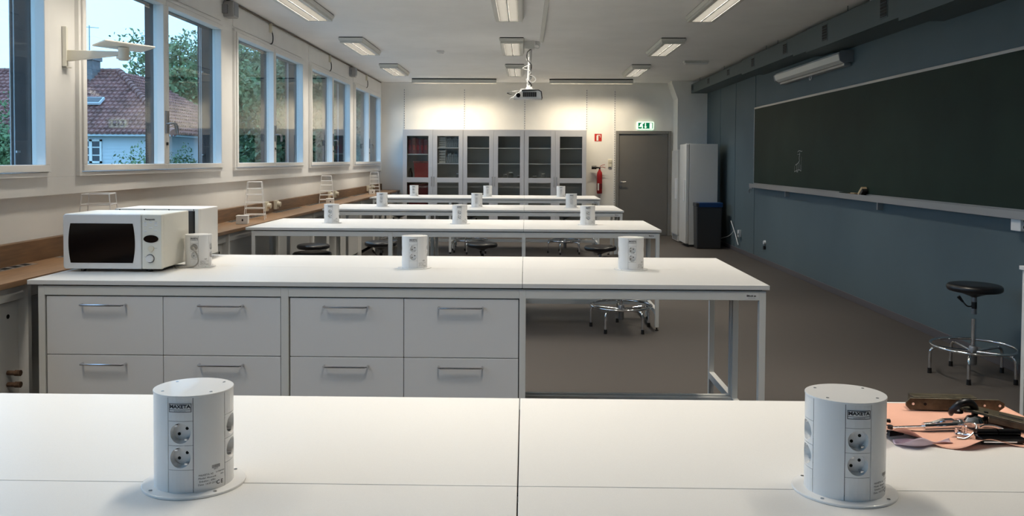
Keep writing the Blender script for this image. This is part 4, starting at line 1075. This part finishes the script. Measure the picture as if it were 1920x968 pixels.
# neighbouring house with a hipped tile roof
def house():
    t = thing('house', 'white weatherboarded house with a red tiled hip roof outside', 'house', (-16.6, 37.0, -3.1))
    L, Dp = 24., 12.; e0, e1 = 5.8, 9.2; a = 4.75; ov = .45
    # walls run left (-X) and back (+Y) from the near right corner
    wl_ = MB()
    z = 0
    while z < e0-.05:
        wl_.frustum((-L, 0, 0, Dp), z, (-L+.012, -.012, .012, Dp-.012), z+.16); z += .16
    wl_.build('wall', 'weatherboard', t)
    # roof courses, each lapping over the one below
    n = 17; rf = MB()
    for i in range(n):
        f0, f1 = i/n, (i+1)/n
        k0 = -ov+(a+ov)*f0; k1 = -ov+(a+ov)*f1+.0
        z0 = e0+(e1-e0)*f0; z1 = e0+(e1-e0)*f1
        rf.frustum((-L+k0, -k0, k0, Dp-k0), z0, (-L+k1+.0, -k1, k1, Dp-k1), z1+.03)
    rf.build('tiled_roof', 'roof', t)
    # pan-tile rolls, one short raised roll per tile, thicker at its lower end
    rolls = MB()
    for i in range(n):
        f0, f1 = i/n, (i+1)/n
        for side in (0, 1):
            run = L if side == 0 else Dp; q = -run+.12 if side == 0 else .12
            while q < (0 if side == 0 else run):
                fm = min((-q+ov)/(a+ov), (q+L+ov)/(a+ov)) if side == 0 else min((q+ov)/(a+ov), (Dp-q+ov)/(a+ov))
                if fm > f1 and (side == 1 or q > -14):
                    k0, k1 = -ov+(a+ov)*f0, -ov+(a+ov)*f1; z0, z1 = e0+(e1-e0)*f0+.045, e0+(e1-e0)*f1+.0
                    p, r = ((q, k0-.04, z0), (q, k1, z1)) if side == 0 else ((-k0+.04, q, z0), (-k1, q, z1))
                    rolls.cyl(p, r, .085, .05, n=6, cap=True)
                q += .25
    rolls.build('tile_rolls', 'roof', t)['kind'] = 'stuff'
    hip0 = Vector((ov, -ov, e0+.06)); hip1 = Vector((-a, a, e1+.08)); d = hip1-hip0
    tile = MB().cyl((0, 0, 0), tuple(d.normalized()*.32), .19, .15, n=10).mesh('roof', True)
    for q in range(22):
        o = link('hip_tile', tile, t); o.location = hip0+d*(q/22)
    ridge = MB().cyl((0, 0, 0), (-.42, 0, 0), .12, .10, n=10).mesh('roof', True)
    for q in range(37):
        o = link('ridge_tile', ridge, t); o.location = (-a-.4*q, a, e1+.08)
    MB().box(-L-.4, .4, -.42, -.30, e0-.1, e0+.02).box(.30, .42, -.42, Dp+.4, e0-.1, e0+.02).build('gutter', 'weatherboard', t)
    ch = MB().box(-6.65, -5.65, a-.9, a-.1, e1-.9, e1+.62).build('chimney', 'chimney', t)
    MB().box(-6.72, -5.58, a-.97, a-.03, e1+.52, e1+.72).build('chimney_cap', 'chimney', ch)
    MB().tube([(-6.0, a-.5, e1+.7), (-6.0, a-.5, e1+2.35)], .03, 6).tube([(-6.7, a-.5, e1+2.3), (-5.5, a-.5, e1+2.22)], .018, 5).build('antenna', 'grey_metal', ch)
    # skylight
    slope = math.atan2(e1-e0, a+ov); fs = .43
    m = MB(); m.T = Matrix.Translation((-4.45, -ov+(a+ov)*fs, e0+(e1-e0)*fs+.16)) @ Matrix.Rotation(slope, 4, 'X')
    m.box(-.42, .42, -.28, .28, 0, .12).m(1).box(-.36, .36, -.22, .22, .12, .14).build('skylight', ['weatherboard', 'house_glass'], t)
    # windows: frame, glazing bars and glass
    def win(x0, x1, z0, z1):
        f = MB().box(x0, x0+.09, -.06, 0, z0, z1).box(x1-.09, x1, -.06, 0, z0, z1).box(x0, x1, -.06, 0, z0, z0+.09).box(x0, x1, -.06, 0, z1-.09, z1)
        c = (x0+x1)/2; f.box(c-.07, c+.07, -.06, 0, z0, z1)
        for q in (1, 2):
            zz = z0+(z1-z0)*q/3; f.box(x0, x1, -.045, 0, zz-.025, zz+.025)
        w_ = f.build('window', 'white_paint', t)
        for s2 in (0, 1):
            for q in range(3):
                a0 = x0+.09 if s2 == 0 else c+.07; a1 = c-.07 if s2 == 0 else x1-.09
                MB().box(a0, a1, -.02, -.005, z0+(z1-z0)*q/3+.03, z0+(z1-z0)*(q+1)/3-.03).build('glass_pane', 'house_glass', w_)
    win(-4.15, -3.12, 4.45, 5.55); win(-8.6, -7.4, 4.45, 5.55)
house()

import numpy as np
def foliage(parent, blobs, n, leaf, m, seed, name='crown'):
    rng = np.random.default_rng(seed)
    tot = sum(b[3]*b[4]*b[5] for b in blobs); V = []
    for (cx_, cy_, cz_, rx, ry, rz) in blobs:
        k = max(40, int(n*rx*ry*rz/tot))
        d = rng.normal(size=(k, 3)); d /= np.linalg.norm(d, axis=1)[:, None]
        r = rng.uniform(.25, 1.05, size=(k, 1))**.6; wob = 1+.18*np.sin(d[:, :1]*7+cx_)+.15*np.sin(d[:, 2:]*9+cy_)
        c = d*r*wob*np.array([rx, ry, rz])+np.array([cx_, cy_, cz_])
        u = rng.normal(size=(k, 3)); u /= np.linalg.norm(u, axis=1)[:, None]
        w = np.cross(u, d+rng.normal(scale=.6, size=(k, 3))); w /= np.linalg.norm(w, axis=1)[:, None]+1e-9
        s_ = leaf*rng.uniform(.6, 1.4, size=(k, 1))
        V.append(np.stack([c-u*s_, c+w*s_*.55, c+u*s_, c-w*s_*.55], axis=1).reshape(-1, 3))
    V = np.concatenate(V); F = np.arange(len(V)).reshape(-1, 4)
    me = bpy.data.meshes.new(name); me.from_pydata(V.tolist(), [], F.tolist()); me.materials.append(MATS[m])
    o = link(name, me, parent); o['kind'] = 'stuff'; return o
def tree(name, label, x, y, H, R, m, seed, n=7000, leaf=.24, z0=-3.1, nb=9):
    t = thing(name, label, 'tree' if 'tree' in name else 'shrub', (x, y, z0))
    rnd = random.Random(seed); bl = []
    for q in range(nb):
        a = rnd.uniform(0, 6.28); rr = rnd.uniform(.1, .62)*R; zz = H*rnd.uniform(.35, .82)
        s_ = R*rnd.uniform(.38, .6); bl.append((rr*math.cos(a), rr*math.sin(a), zz, s_, s_, s_*rnd.uniform(.7, .95)))
    bl.append((0, 0, H*.62, R*.62, R*.62, H*.36))
    foliage(t, bl, n, leaf, m, seed)
    MB().tube([(0, 0, 0), (.05*R, .02*R, H*.3), (-.03*R, .04*R, H*.7)], [.07*R, .055*R, .02*R], 8).build('trunk', 'bark', t, smooth=True)
tree('tree', 'large pale green tree filling the sky right of the neighbouring house', -22.5, 58, 13.6, 6.4, 'leaf_c', 3, 70000, .14, nb=20)
tree('tree', 'dark tree rising behind the hip roof of the neighbouring house', -33.0, 73, 12.6, 4.0, 'leaf_b', 5, 26000, .15, nb=12)
tree('tree', 'broad tree close by seen through the third window pair', -7.4, 30, 11.0, 3.7, 'leaf_b', 13, 22000, .11, nb=14)
tree('tree', 'round pale tree at the left edge of the third window pair', -12.3, 38, 9.6, 3.0, 'leaf_c', 37, 18000, .11, nb=12)
tree('tree', 'dark tree farther along seen through the fourth window pair', -9.0, 47, 12.5, 4.6, 'leaf_a', 17, 18000, .14, nb=12)
tree('tree', 'leafy tree standing beyond the farthest window pair', -5.6, 40, 10.5, 3.4, 'leaf_a', 19, 16000, .12, nb=12)
tree('shrub', 'green shrub in front of the white house wall', -15.2, 31.0, 5.0, 1.7, 'leaf_c', 23, 16000, .06, nb=14)
tree('shrub', 'bright green shrub at the left edge of the view', -15.6, 23.5, 6.2, 1.6, 'leaf_c', 29, 16000, .06, nb=14)
tree('shrub', 'low shrub beneath the eaves at the house corner', -15.0, 34.6, 5.0, 1.2, 'leaf_a', 31, 14000, .06, nb=14)
